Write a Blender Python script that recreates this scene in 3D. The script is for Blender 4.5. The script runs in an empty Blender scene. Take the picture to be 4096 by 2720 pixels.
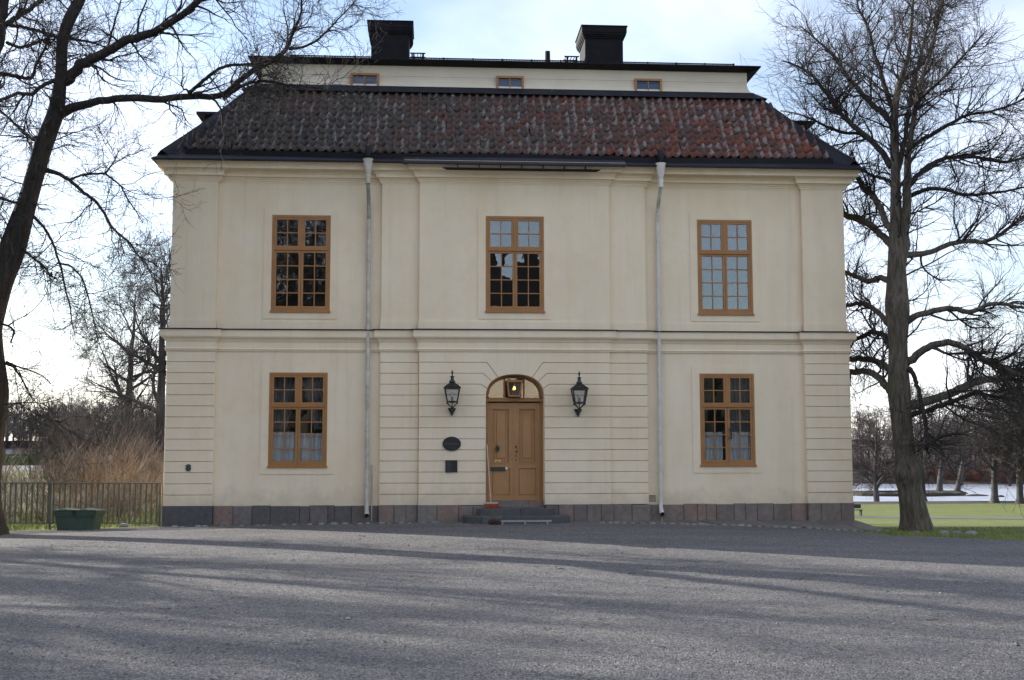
import bpy, bmesh, math, random
import numpy as np
from mathutils import Vector, Matrix

S = bpy.context.scene
COL = S.collection
random.seed(7)
pi = math.pi

# ------------------------------------------------------------------ camera
F, IW, IH = 4750.0, 4096.0, 2720.0
CAM = np.array([0.0, -27.93, 1.73])
YAW, PITCH, ROLL = 0.06774878541915523, 0.09341138879938204, -0.0015157064449711575
_cy, _sy = math.cos(YAW), math.sin(YAW)
_f = np.array([_sy*math.cos(PITCH), _cy*math.cos(PITCH), math.sin(PITCH)])
_r0 = np.array([_cy, -_sy, 0.0]); _u0 = np.cross(_r0, _f)
_r = math.cos(ROLL)*_r0 + math.sin(ROLL)*_u0
_u = -math.sin(ROLL)*_r0 + math.cos(ROLL)*_u0
cd = bpy.data.cameras.new('camera'); cam = bpy.data.objects.new('camera', cd); COL.objects.link(cam)
cd.lens = 36*F/IW; cd.sensor_width = 36; cd.clip_start = .1; cd.clip_end = 3000
mw = Matrix.Identity(4)
for i in range(3):
    mw[i][0] = _r[i]; mw[i][1] = _u[i]; mw[i][2] = -_f[i]; mw[i][3] = CAM[i]
cam.matrix_world = mw
S.camera = cam

# ------------------------------------------------------------------ sky, sun, exposure
SUN_EL = math.radians(20.0)
SUN_H = np.array([-.815, .58]); SUN_H /= np.linalg.norm(SUN_H)
sun_dir = Vector((SUN_H[0]*math.cos(SUN_EL), SUN_H[1]*math.cos(SUN_EL), math.sin(SUN_EL)))
W = bpy.data.worlds.new('World'); S.world = W; W.use_nodes = True
nt = W.node_tree; nt.nodes.clear()
out = nt.nodes.new('ShaderNodeOutputWorld'); bg = nt.nodes.new('ShaderNodeBackground')
sky = nt.nodes.new('ShaderNodeTexSky'); sky.sky_type = 'NISHITA'; sky.sun_disc = False
sky.sun_elevation = SUN_EL; sky.sun_rotation = math.atan2(SUN_H[0], SUN_H[1])
sky.altitude = 30; sky.air_density = 1.0; sky.dust_density = .7; sky.ozone_density = 1.8
tc = nt.nodes.new('ShaderNodeTexCoord'); mp = nt.nodes.new('ShaderNodeMapping')
mp.inputs['Scale'].default_value = (1.0, 1.0, 2.6); mp.inputs['Location'].default_value = (3.1, 1.7, .4)
n1 = nt.nodes.new('ShaderNodeTexNoise'); n1.inputs['Scale'].default_value = 2.4
n1.inputs['Detail'].default_value = 7; n1.inputs['Roughness'].default_value = .55; n1.inputs['Distortion'].default_value = .35
rp = nt.nodes.new('ShaderNodeValToRGB'); rp.color_ramp.elements[0].position = .30; rp.color_ramp.elements[1].position = .72
rp.color_ramp.elements[0].color = (.04,.04,.04,1); rp.color_ramp.elements[1].color = (.62,.62,.62,1)
mx = nt.nodes.new('ShaderNodeMix'); mx.data_type = 'RGBA'
mx.inputs[7].default_value = (8.2, 8.2, 9.3, 1)
nt.links.new(tc.outputs['Generated'], mp.inputs[0]); nt.links.new(mp.outputs[0], n1.inputs['Vector'])
nt.links.new(n1.outputs['Fac'], rp.inputs[0]); nt.links.new(rp.outputs[0], mx.inputs[0])
nt.links.new(sky.outputs[0], mx.inputs[6]); nt.links.new(mx.outputs[2], bg.inputs[0])
bg.inputs[1].default_value = 0.10
nt.links.new(bg.outputs[0], out.inputs[0])
sl = bpy.data.lights.new('sun', 'SUN'); sl.energy = 4.4; sl.angle = math.radians(.53); sl.color = (1, .945, .86)
so = bpy.data.objects.new('sun', sl); COL.objects.link(so)
so.rotation_euler = sun_dir.to_track_quat('Z', 'Y').to_euler(); so.location = (-40, 30, 30)
vs = S.view_settings
vs.view_transform = 'Standard'; vs.look = 'None'; vs.exposure = 1.22; vs.gamma = 1; vs.use_curve_mapping = False
S.cycles.max_bounces = 8; S.cycles.transparent_max_bounces = 16
S.cycles.use_denoising = True

# ------------------------------------------------------------------ pixel -> world helpers (photo pixels, 4096 wide)
K = IW/2361.0
def _ray(px, py):
    v = np.array([(px-IW/2)/F, -(py-IH/2)/F, 1.0])
    return v[0]*_r + v[1]*_u + v[2]*_f
def at(px, py, Y=0.0):
    r = _ray(px, py); t = (Y-CAM[1])/r[1]; return CAM + t*r
def atd(px, py, Y=0.0): return at(px*K, py*K, Y)
def gnd(px, py, z=0.0):
    r = _ray(px, py); t = (z-CAM[2])/r[2]; return CAM + t*r

# ------------------------------------------------------------------ materials
def _nodes(name):
    m = bpy.data.materials.new(name); m.use_nodes = True
    t = m.node_tree; b = t.nodes['Principled BSDF']
    return m, t, b
def N(t, typ, **kw):
    n = t.nodes.new(typ)
    for k, v in kw.items(): setattr(n, k, v)
    return n
def noise(t, scale, detail=4, rough=.55, vec=None, dist=0):
    n = N(t, 'ShaderNodeTexNoise'); n.inputs['Scale'].default_value = scale
    n.inputs['Detail'].default_value = detail; n.inputs['Roughness'].default_value = rough; n.inputs['Distortion'].default_value = dist
    if vec is not None: t.links.new(vec, n.inputs['Vector'])
    return n.outputs['Fac']
def coords(t, kind='Object', scale=(1,1,1)):
    c = N(t, 'ShaderNodeTexCoord'); m = N(t, 'ShaderNodeMapping'); m.inputs['Scale'].default_value = scale
    t.links.new(c.outputs[kind], m.inputs[0]); return m.outputs[0]
def world(t, scale=(1,1,1)):
    c = N(t, 'ShaderNodeNewGeometry'); m = N(t, 'ShaderNodeMapping'); m.inputs['Scale'].default_value = scale
    t.links.new(c.outputs['Position'], m.inputs[0]); return m.outputs[0]
def ramp(t, fac, stops):
    r = N(t, 'ShaderNodeValToRGB'); cr = r.color_ramp
    while len(cr.elements) < len(stops): cr.elements.new(.5)
    for e, (p, c) in zip(cr.elements, stops):
        e.position = p; e.color = (*c, 1) if len(c) == 3 else c
    t.links.new(fac, r.inputs[0]); return r.outputs[0]
def mix(t, fac, a, b, mode='MIX'):
    m = N(t, 'ShaderNodeMix', data_type='RGBA', blend_type=mode)
    for s, v in ((0, fac), (6, a), (7, b)):
        if isinstance(v, (int, float)): m.inputs[s].default_value = v
        elif isinstance(v, tuple): m.inputs[s].default_value = (*v, 1)
        else: t.links.new(v, m.inputs[s])
    return m.outputs[2]
def mth(t, op, a, b=None, clamp=False):
    m = N(t, 'ShaderNodeMath', operation=op, use_clamp=clamp)
    for i, v in enumerate((a, b)):
        if v is None: continue
        if isinstance(v, (int, float)): m.inputs[i].default_value = v
        else: t.links.new(v, m.inputs[i])
    return m.outputs[0]
def bump(t, b, h, strength=.3, dist=.01):
    n = N(t, 'ShaderNodeBump'); n.inputs['Strength'].default_value = strength; n.inputs['Distance'].default_value = dist
    t.links.new(h, n.inputs['Height']); t.links.new(n.outputs[0], b.inputs['Normal'])

def simple(name, c, rough=.6, var=.15, sc=8, metal=0, bmp=0, spec=None):
    m, t, b = _nodes(name)
    v = world(t)
    f = noise(t, sc, 4, vec=v)
    lo = tuple(x*(1-var) for x in c); hi = tuple(min(1, x*(1+var)) for x in c)
    t.links.new(ramp(t, f, [(.3, lo), (.7, hi)]), b.inputs['Base Color'])
    b.inputs['Roughness'].default_value = rough; b.inputs['Metallic'].default_value = metal
    if spec is not None: b.inputs['Specular IOR Level'].default_value = spec
    if bmp: bump(t, b, noise(t, sc*8, 3, vec=v), bmp, .01)
    return m
MT = {}

def plaster():
    m, t, b = _nodes('cream_plaster')
    v = world(t)
    big = noise(t, .55, 5, .6, v); mid = noise(t, 3.2, 5, .6, v)
    streak = noise(t, 1.0, 4, .6, world(t, (2.2, 2.2, .35)))
    c = ramp(t, big, [(.28, (.770, .625, .430)), (.5, (.820, .688, .495)), (.72, (.840, .722, .540))])
    c = mix(t, mth(t, 'MULTIPLY', ramp(t, streak, [(.45, (0,0,0)), (.75, (1,1,1))]), .35), c, (.70, .545, .355))
    c = mix(t, mth(t, 'MULTIPLY', ramp(t, mid, [(.5, (0,0,0)), (.8, (1,1,1))]), .30), c, (.62, .545, .44))
    runs = noise(t, 1.0, 5, .65, world(t, (5.5, 5.5, .22))); c = mix(t, mth(t, 'MULTIPLY', ramp(t, runs, [(.55, (0,0,0)), (.72, (1,1,1))]), .22), c, (.52, .47, .40))
    pt = noise(t, .9, 2, .4, world(t, (1, 1, 1.4))); c = mix(t, mth(t, 'MULTIPLY', ramp(t, pt, [(.60, (0,0,0)), (.615, (1,1,1))]), .16), c, (.80, .72, .60))
    # splash dirt on the lowest hand's breadths of the wall
    sx = N(t, 'ShaderNodeSeparateXYZ'); t.links.new(v, sx.inputs[0])
    low = ramp(t, mth(t, 'ADD', sx.outputs[2], mth(t, 'MULTIPLY', mid, -.9)), [(0, (1,1,1)), (.45, (0,0,0))])
    c = mix(t, mth(t, 'MULTIPLY', low, .5), c, (.52, .43, .31))
    t.links.new(c, b.inputs['Base Color'])
    b.inputs['Roughness'].default_value = .92; b.inputs['Specular IOR Level'].default_value = .2
    h = mth(t, 'ADD', noise(t, 70, 4, .6, v), mth(t, 'MULTIPLY', noise(t, 6, 3, .5, v), 2.0))
    bump(t, b, h, .25, .006)
    return m
MT['plaster'] = plaster()
MT['attic'] = simple('attic_board_paint', (.68, .60, .47), .8, .06, 1.5, bmp=.05)

def wood_paint():
    m, t, b = _nodes('ochre_wood_paint')
    v = world(t, (1, 1, .12)); g = noise(t, 60, 4, .6, v); p = noise(t, 2.5, 4, .6, world(t))
    c = ramp(t, g, [(.3, (.32, .142, .038)), (.7, (.40, .185, .052))])
    c = mix(t, ramp(t, p, [(.4, (0,0,0)), (.75, (.5,.5,.5))]), c, (.23, .098, .030))
    t.links.new(c, b.inputs['Base Color']); b.inputs['Roughness'].default_value = .48
    bump(t, b, g, .12, .003); return m
MT['wood'] = wood_paint()
def door_paint():
    m, t, b = _nodes('worn_ochre_door_paint')
    g = noise(t, 45, 4, .6, world(t, (1, 1, .1))); p = noise(t, 1.8, 4, .6, world(t))
    c = ramp(t, g, [(.3, (.385, .198, .076)), (.7, (.45, .238, .094))])
    c = mix(t, ramp(t, p, [(.4, (0,0,0)), (.75, (.5,.5,.5))]), c, (.26, .130, .052))
    fl = noise(t, 26, 3, .5, world(t))
    c = mix(t, ramp(t, fl, [(.765, (0,0,0)), (.78, (1,1,1))]), c, (.6, .5, .4))
    t.links.new(c, b.inputs['Base Color']); b.inputs['Roughness'].default_value = .5
    bump(t, b, g, .1, .003); return m
MT['door'] = door_paint()
MT['black_metal'] = simple('black_roof_metal', (.007, .007, .009), .65, .35, 3, spec=.2)
def metal_flash():
    m, t, b = _nodes('slate_blue_flashing')
    v = world(t); p = noise(t, 1.2, 4, .6, v)
    c = ramp(t, p, [(.35, (.010, .011, .016)), (.7, (.019, .020, .029))])
    s = mth(t, 'MULTIPLY', ramp(t, noise(t, 13, 5, .65, world(t, (1, 1, 2))), [(.66, (0,0,0)), (.72, (1,1,1))]),
            ramp(t, noise(t, .9, 3, .5, v), [(.48, (0,0,0)), (.60, (1,1,1))]))
    c = mix(t, s, c, (.45, .48, .55))
    t.links.new(c, b.inputs['Base Color']); b.inputs['Roughness'].default_value = .6; b.inputs['Specular IOR Level'].default_value = .25; return m
MT['flash'] = metal_flash()
MT['chimney'] = simple('black_chimney_render', (.007, .007, .009), .75, .4, 4, bmp=.3, spec=.2)
MT['iron'] = simple('dark_green_cast_iron', (.012, .018, .018), .4, .3, 12)
MT['zinc'] = simple('pale_grey_zinc_pipe', (.50, .46, .39), .6, .25, 5)
MT['zinc_blue'] = simple('pale_blue_painted_pipe', (.60, .57, .52), .45, .10, 5)
MT['stain_pipe'] = simple('weathered_pipe', (.30, .30, .26), .6, .3, 6)
MT['black'] = simple('black_gap', (.012, .011, .010), .8, .2, 6)
MT['sign'] = simple('black_enamel', (.012, .012, .014), .35, .2, 6)
MT['sign_text'] = simple('dull_silver_lettering', (.13, .132, .135), .5, .1, 9)
MT['sign_grey'] = simple('grey_print', (.055, .055, .065), .5, .2, 30)
MT['brass'] = simple('polished_brass', (.72, .50, .16), .35, .1, 20, metal=.75)
MT['old_brass'] = simple('tarnished_brass', (.06, .06, .045), .45, .3, 15, metal=.4)
MT['white_paint'] = simple('white_paint', (.75, .75, .74), .5, .05, 6)
MT['handle'] = simple('pale_broom_wood', (.50, .40, .32), .7, .15, 12)
MT['bristle'] = simple('red_broom_bristle', (.30, .07, .03), .8, .35, 40)
MT['rust'] = simple('rusty_brown_bristle', (.07, .035, .025), .9, .4, 40)
MT['steel'] = simple('worn_grey_steel', (.30, .29, .28), .5, .2, 14)
MT['bin'] = simple('green_plastic', (.045, .078, .055), .5, .25, 3)
MT['fence'] = simple('green_fence_paint', (.125, .130, .095), .5, .3, 6)
MT['curtain'] = simple('white_cotton', (.88, .90, .92), .9, .06, 14)
MT['drape'] = simple('grey_voile', (.30, .32, .34), .9, .10, 8)
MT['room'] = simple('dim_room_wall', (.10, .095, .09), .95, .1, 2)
MT['pot'] = simple('white_glazed_pot', (.78, .78, .78), .3, .04, 6)
MT['shield'] = simple('dark_slate_emblem', (.045, .048, .06), .5, .2, 20)
MT['hedge'] = simple('clipped_hedge', (.045, .075, .018), .9, .5, 3)
MT['hedge_dark'] = simple('added_dark_hedge', (.020, .021, .016), .95, .5, 1.5)
MT['shed'] = simple('grey_shed_board', (.13, .13, .14), .8, .1, 2)
MT['shed_door'] = simple('dull_pink_shed_door', (.26, .17, .15), .8, .1, 2)
MT['shed_pale'] = simple('pale_shed_door', (.34, .36, .38), .8, .1, 2)

def glass(name, refl=.16, tint=(.93, .95, .96), wob=.05):
    m = bpy.data.materials.new(name); m.use_nodes = True; t = m.node_tree; t.nodes.clear()
    o = N(t, 'ShaderNodeOutputMaterial'); mxs = N(t, 'ShaderNodeMixShader'); g = N(t, 'ShaderNodeBsdfGlossy'); tr = N(t, 'ShaderNodeBsdfTransparent')
    g.inputs['Roughness'].default_value = .01; tr.inputs[0].default_value = (*tint, 1)
    fr = N(t, 'ShaderNodeFresnel'); fr.inputs[0].default_value = 1.5
    f = mth(t, 'ADD', fr.outputs[0], refl - .04, True)
    t.links.new(f, mxs.inputs[0]); t.links.new(tr.outputs[0], mxs.inputs[1]); t.links.new(g.outputs[0], mxs.inputs[2])
    oi = N(t, 'ShaderNodeObjectInfo'); v = world(t)
    ad = N(t, 'ShaderNodeVectorMath', operation='ADD'); t.links.new(v, ad.inputs[0]); t.links.new(oi.outputs['Random'], ad.inputs[1])
    bp = N(t, 'ShaderNodeBump'); bp.inputs['Strength'].default_value = wob; bp.inputs['Distance'].default_value = .05
    t.links.new(noise(t, 3.0, 1.5, .5, ad.outputs[0]), bp.inputs['Height']); t.links.new(bp.outputs[0], g.inputs['Normal'])
    t.links.new(mxs.outputs[0], o.inputs[0]); return m
MT['glass'] = glass('old_window_glass', .13, wob=.02)
MT['attic_glass'] = glass('small_attic_pane', .055, (.55, .62, .75), .01)
MT['lamp_glass'] = glass('lantern_glass', .10, (.97, .98, .98), .01)

def emis(name, c, s):
    m, t, b = _nodes(name); b.inputs['Emission Color'].default_value = (*c, 1); b.inputs['Emission Strength'].default_value = s
    b.inputs['Base Color'].default_value = (*c, 1); return m
MT['bulb'] = emis('lit_bulb', (1, .55, .12), 2.2)
MT['bulb_off'] = simple('unlit_bulb_glass', (.62, .60, .56), .25, .04, 6)

def stone_mat(name, stops, rough=.85, sc=9, bmp=.5):
    m, t, b = _nodes(name)
    oi = N(t, 'ShaderNodeObjectInfo'); base = ramp(t, oi.outputs['Random'], stops)
    v = world(t); f = noise(t, sc, 6, .65, v); g = noise(t, 2.2, 4, .6, v)
    c = mix(t, .75, base, ramp(t, f, [(.25, (.45, .45, .45)), (.75, (1, 1, 1))]), 'MULTIPLY')
    c = mix(t, mth(t, 'MULTIPLY', ramp(t, g, [(.5, (0,0,0)), (.75, (1,1,1))]), .45), c, (.065, .063, .06))
    t.links.new(c, b.inputs['Base Color']); b.inputs['Roughness'].default_value = rough
    bump(t, b, noise(t, sc*4, 5, .6, v), bmp, .01); return m
MT['plinth'] = stone_mat('plinth_sandstone', [(0, (.155, .148, .143)), (.2, (.245, .185, .155)), (.4, (.235, .205, .18)), (.6, (.30, .205, .16)), (.78, (.21, .19, .178)), (1, (.285, .23, .195))])
MT['plinth_dark'] = stone_mat('plinth_dark_stone', [(0, (.10, .10, .105)), (.5, (.14, .125, .118)), (1, (.175, .145, .13))])
MT['step'] = stone_mat('dark_grey_step_stone', [(0, (.09, .09, .092)), (1, (.13, .13, .125))])
MT['slab'] = stone_mat('paving_slab', [(0, (.17, .16, .145)), (.5, (.20, .165, .14)), (1, (.15, .145, .14))])
MT['cobble'] = stone_mat('edging_cobble', [(0, (.20, .20, .19)), (1, (.32, .31, .29))])

def tile_mat(name, attr):
    m, t, b = _nodes(name)
    if attr:
        a = N(t, 'ShaderNodeAttribute'); a.attribute_name = 'rnd'; rnd = a.outputs['Fac']
    else:
        a = N(t, 'ShaderNodeObjectInfo'); rnd = a.outputs['Random']
    v = world(t); sx = N(t, 'ShaderNodeSeparateXYZ'); t.links.new(v, sx.inputs[0]); X = sx.outputs[0]
    # newer red tiles towards the right-hand end of the roof
    rgt = mth(t, 'MULTIPLY', mth(t, 'ADD', X, 5.0), 1/14.5, True)
    k = mth(t, 'ADD', mth(t, 'ADD', mth(t, 'MULTIPLY', rnd, .34), mth(t, 'MULTIPLY', rgt, .52)), mth(t, 'MULTIPLY', noise(t, .8, 3, .6, v), .30))
    c = ramp(t, k, [(.15, (.052, .048, .042)), (.42, (.068, .054, .045)), (.62, (.088, .050, .038)), (.80, (.130, .046, .030)), (1.0, (.205, .062, .036))])
    f = noise(t, 16, 5, .6, v); c = mix(t, .6, c, ramp(t, f, [(.25, (.5, .5, .5)), (.75, (1.12, 1.08, 1.05))]), 'MULTIPLY')
    # lichen crusts: on some tiles only, rough edged, mostly on the rolls
    r2 = mth(t, 'FRACT', mth(t, 'MULTIPLY', rnd, 37.7))
    patch = noise(t, 7, 5, .66, v); area = noise(t, .5, 2, .5, v)
    at2 = N(t, 'ShaderNodeAttribute'); at2.attribute_name = 'crest'
    some = ramp(t, mth(t, 'MULTIPLY', mth(t, 'ADD', r2, mth(t, 'MULTIPLY', area, 1.6)), .5), [(.57, (0,0,0)), (.66, (1,1,1))])
    th = mth(t, 'ADD', patch, mth(t, 'MULTIPLY', at2.outputs['Fac'], .20))
    li = mth(t, 'MULTIPLY', ramp(t, th, [(.61, (0,0,0)), (.68, (.9,.9,.9))]), some)
    fl = ramp(t, mth(t, 'ADD', noise(t, 22, 4, .6, v), mth(t, 'MULTIPLY', area, .25)), [(.80, (0,0,0)), (.84, (.7,.7,.7))])
    li = mth(t, 'MAXIMUM', li, fl)
    lc = ramp(t, noise(t, 40, 3, .6, v), [(.3, (.13, .13, .125)), (.7, (.31, .31, .30))])
    c = mix(t, mth(t, 'MULTIPLY', li, .85), c, lc)
    t.links.new(c, b.inputs['Base Color']); b.inputs['Roughness'].default_value = .8
    bump(t, b, noise(t, 60, 4, .6, v), .35, .006); return m
MT['tile'] = tile_mat('clay_pantile', False); MT['tile_m'] = tile_mat('clay_pantile_field', True)

def gravel():
    m, t, b = _nodes('grey_gravel')
    v = world(t)
    vo = N(t, 'ShaderNodeTexVoronoi'); vo.inputs['Scale'].default_value = 62; t.links.new(v, vo.inputs['Vector'])
    bw = N(t, 'ShaderNodeRGBToBW'); t.links.new(vo.outputs['Color'], bw.inputs[0])
    c = ramp(t, bw.outputs[0], [(.15, (.090, .088, .090)), (.5, (.182, .177, .172)), (.85, (.335, .325, .312))])
    big = noise(t, .45, 5, .6, world(t, (1, 1.8, 1))); c = mix(t, .8, c, ramp(t, big, [(.3, (.80, .80, .84)), (.7, (1.05, 1.03, 1.0))]), 'MULTIPLY')
    trk = noise(t, .32, 4, .55, world(t, (.35, 2.6, 1)), .5); c = mix(t, .75, c, ramp(t, trk, [(.35, (.78, .79, .82)), (.55, (1, 1, 1)), (.72, (1.10, 1.08, 1.05))]), 'MULTIPLY')
    mid = noise(t, 9, 5, .7, v); c = mix(t, .8, c, ramp(t, mid, [(.3, (.66, .66, .66)), (.65, (1.08, 1.08, 1.08))]), 'MULTIPLY')
    t.links.new(c, b.inputs['Base Color']); b.inputs['Roughness'].default_value = .95; b.inputs['Specular IOR Level'].default_value = .25
    h = mth(t, 'ADD', mth(t, 'MULTIPLY', vo.outputs['Distance'], -1.2), mth(t, 'MULTIPLY', mid, 1.6))
    bump(t, b, h, 1.0, .02); return m
MT['gravel'] = gravel()
def grass_ground():
    m, t, b = _nodes('winter_lawn')
    v = world(t); f = noise(t, .35, 5, .6, v); g = noise(t, 30, 4, .7, v); h = noise(t, 2.2, 5, .65, v)
    c = ramp(t, f, [(.3, (.100, .150, .016)), (.6, (.150, .180, .022)), (.8, (.20, .185, .040))])
    c = mix(t, mth(t, 'MULTIPLY', ramp(t, h, [(.42, (0,0,0)), (.66, (1,1,1))]), .75), c, (.105, .090, .030))
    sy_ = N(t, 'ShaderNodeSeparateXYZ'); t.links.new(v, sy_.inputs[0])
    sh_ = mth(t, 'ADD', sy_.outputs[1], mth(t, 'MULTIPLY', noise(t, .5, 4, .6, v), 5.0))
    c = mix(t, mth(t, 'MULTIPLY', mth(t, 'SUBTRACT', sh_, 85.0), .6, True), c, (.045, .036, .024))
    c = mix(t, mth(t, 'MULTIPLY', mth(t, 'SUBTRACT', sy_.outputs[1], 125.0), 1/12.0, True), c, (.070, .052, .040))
    c = mix(t, .8, c, ramp(t, g, [(.25, (.45, .45, .4)), (.7, (1.15, 1.15, 1.1))]), 'MULTIPLY')
    t.links.new(c, b.inputs['Base Color']); b.inputs['Roughness'].default_value = .9
    bump(t, b, g, .8, .04); return m
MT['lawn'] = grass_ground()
MT['blade'] = simple('grass_blade', (.17, .21, .035), .7, .5, 2)
MT['path'] = simple('pale_park_path', (.095, .09, .085), .95, .15, 1)
def ice():
    m, t, b = _nodes('snow_dusted_ice')
    v = world(t, (1, .35, 1)); f = noise(t, .09, 6, .65, v, .8); g = noise(t, .7, 5, .7, world(t, (1, .25, 1)))
    c = ramp(t, f, [(.35, (.27, .30, .36)), (.55, (.42, .44, .48)), (.75, (.52, .53, .55))])
    c = mix(t, mth(t, 'MULTIPLY', ramp(t, g, [(.52, (0,0,0)), (.70, (1,1,1))]), .55), c, (.24, .26, .29))
    t.links.new(c, b.inputs['Base Color']); b.inputs['Roughness'].default_value = .4
    bump(t, b, g, .2, .05); return m
MT['ice'] = ice()
def bark(name, dark, light, sc=1.0, moss=.0):
    m, t, b = _nodes(name)
    v = world(t, (7*sc, 7*sc, 1.1*sc)); f = noise(t, 2.2, 6, .65, v, .6); g = noise(t, 1.1, 4, .6, world(t))
    c = ramp(t, f, [(.3, dark), (.7, light)])
    if moss: c = mix(t, mth(t, 'MULTIPLY', ramp(t, g, [(.5, (0,0,0)), (.7, (1,1,1))]), moss), c, (.07, .075, .03))
    t.links.new(c, b.inputs['Base Color']); b.inputs['Roughness'].default_value = .95; b.inputs['Specular IOR Level'].default_value = .2
    bump(t, b, f, 1.0, .035); return m
MT['bark_l'] = bark('dark_lime_bark', (.020, .017, .015), (.065, .055, .048))
MT['bark_r'] = bark('furrowed_lime_bark', (.034, .029, .024), (.190, .160, .122), 1.0, .40)
MT['twig'] = simple('dark_twig', (.030, .024, .021), .9, .3, 2)
MT['twig_r'] = simple('brown_twig', (.040, .032, .028), .9, .3, 2)
MT['bark_far'] = simple('park_tree_bark', (.060, .055, .052), .95, .3, 1.5)
MT['twig_far'] = simple('park_tree_twig', (.055, .044, .042), .95, .25, .6)
MT['wood_far'] = simple('far_wood_twigs', (.075, .058, .055), .95, .3, .05)
MT['hill_far'] = simple('far_hill_trees', (.060, .058, .066), .95, .3, .04)
MT['stem_or'] = simple('orange_brown_stems', (.165, .108, .060), .8, .5, 1.2)
MT['stem_rd'] = simple('reddish_brown_stems', (.095, .062, .044), .8, .4, 1.2)
MT['stem_dk'] = simple('dark_thicket_stems', (.055, .042, .036), .9, .4, .5)
MT['bush_or'] = simple('rusty_shore_shrubs', (.13, .055, .035), .9, .35, .15)
MT['bank'] = simple('dark_shore_bank', (.05, .042, .03), .95, .4, .8)
def pebble_mat():
    m, t, b = _nodes('loose_pebble'); c = ramp(t, noise(t, 17, 2, .5, world(t)), [(.3, (.07, .07, .078)), (.5, (.17, .17, .175)), (.7, (.36, .35, .34))])
    t.links.new(c, b.inputs['Base Color']); b.inputs['Roughness'].default_value = .9; return m
MT['pebble'] = pebble_mat()
MT['leaf'] = simple('fallen_leaf', (.05, .035, .025), .9, .4, 30)

# ------------------------------------------------------------------ object helpers
def props(o, label=None, cat=None, group=None, kind=None):
    if label: o['label'] = label
    if cat: o['category'] = cat
    if group: o['group'] = group
    if kind: o['kind'] = kind
    return o
def empty(name, loc, label=None, cat=None, group=None, kind=None):
    o = bpy.data.objects.new(name, None); COL.objects.link(o); o.location = loc; o.empty_display_size = .3
    return props(o, label, cat, group, kind)
def link(name, me, mat=None, parent=None, loc=None):
    o = bpy.data.objects.new(name, me); COL.objects.link(o)
    if mat is not None and not me.materials: me.materials.append(MT[mat] if isinstance(mat, str) else mat)
    if parent is not None:
        o.parent = parent
        # parents carry only translations: keep world coordinates
        off = Vector((0, 0, 0)); p = parent
        while p: off += p.location; p = p.parent
        o.location = (Vector(loc) if loc is not None else Vector((0, 0, 0))) - off
    elif loc is not None: o.location = loc
    return o

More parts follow.
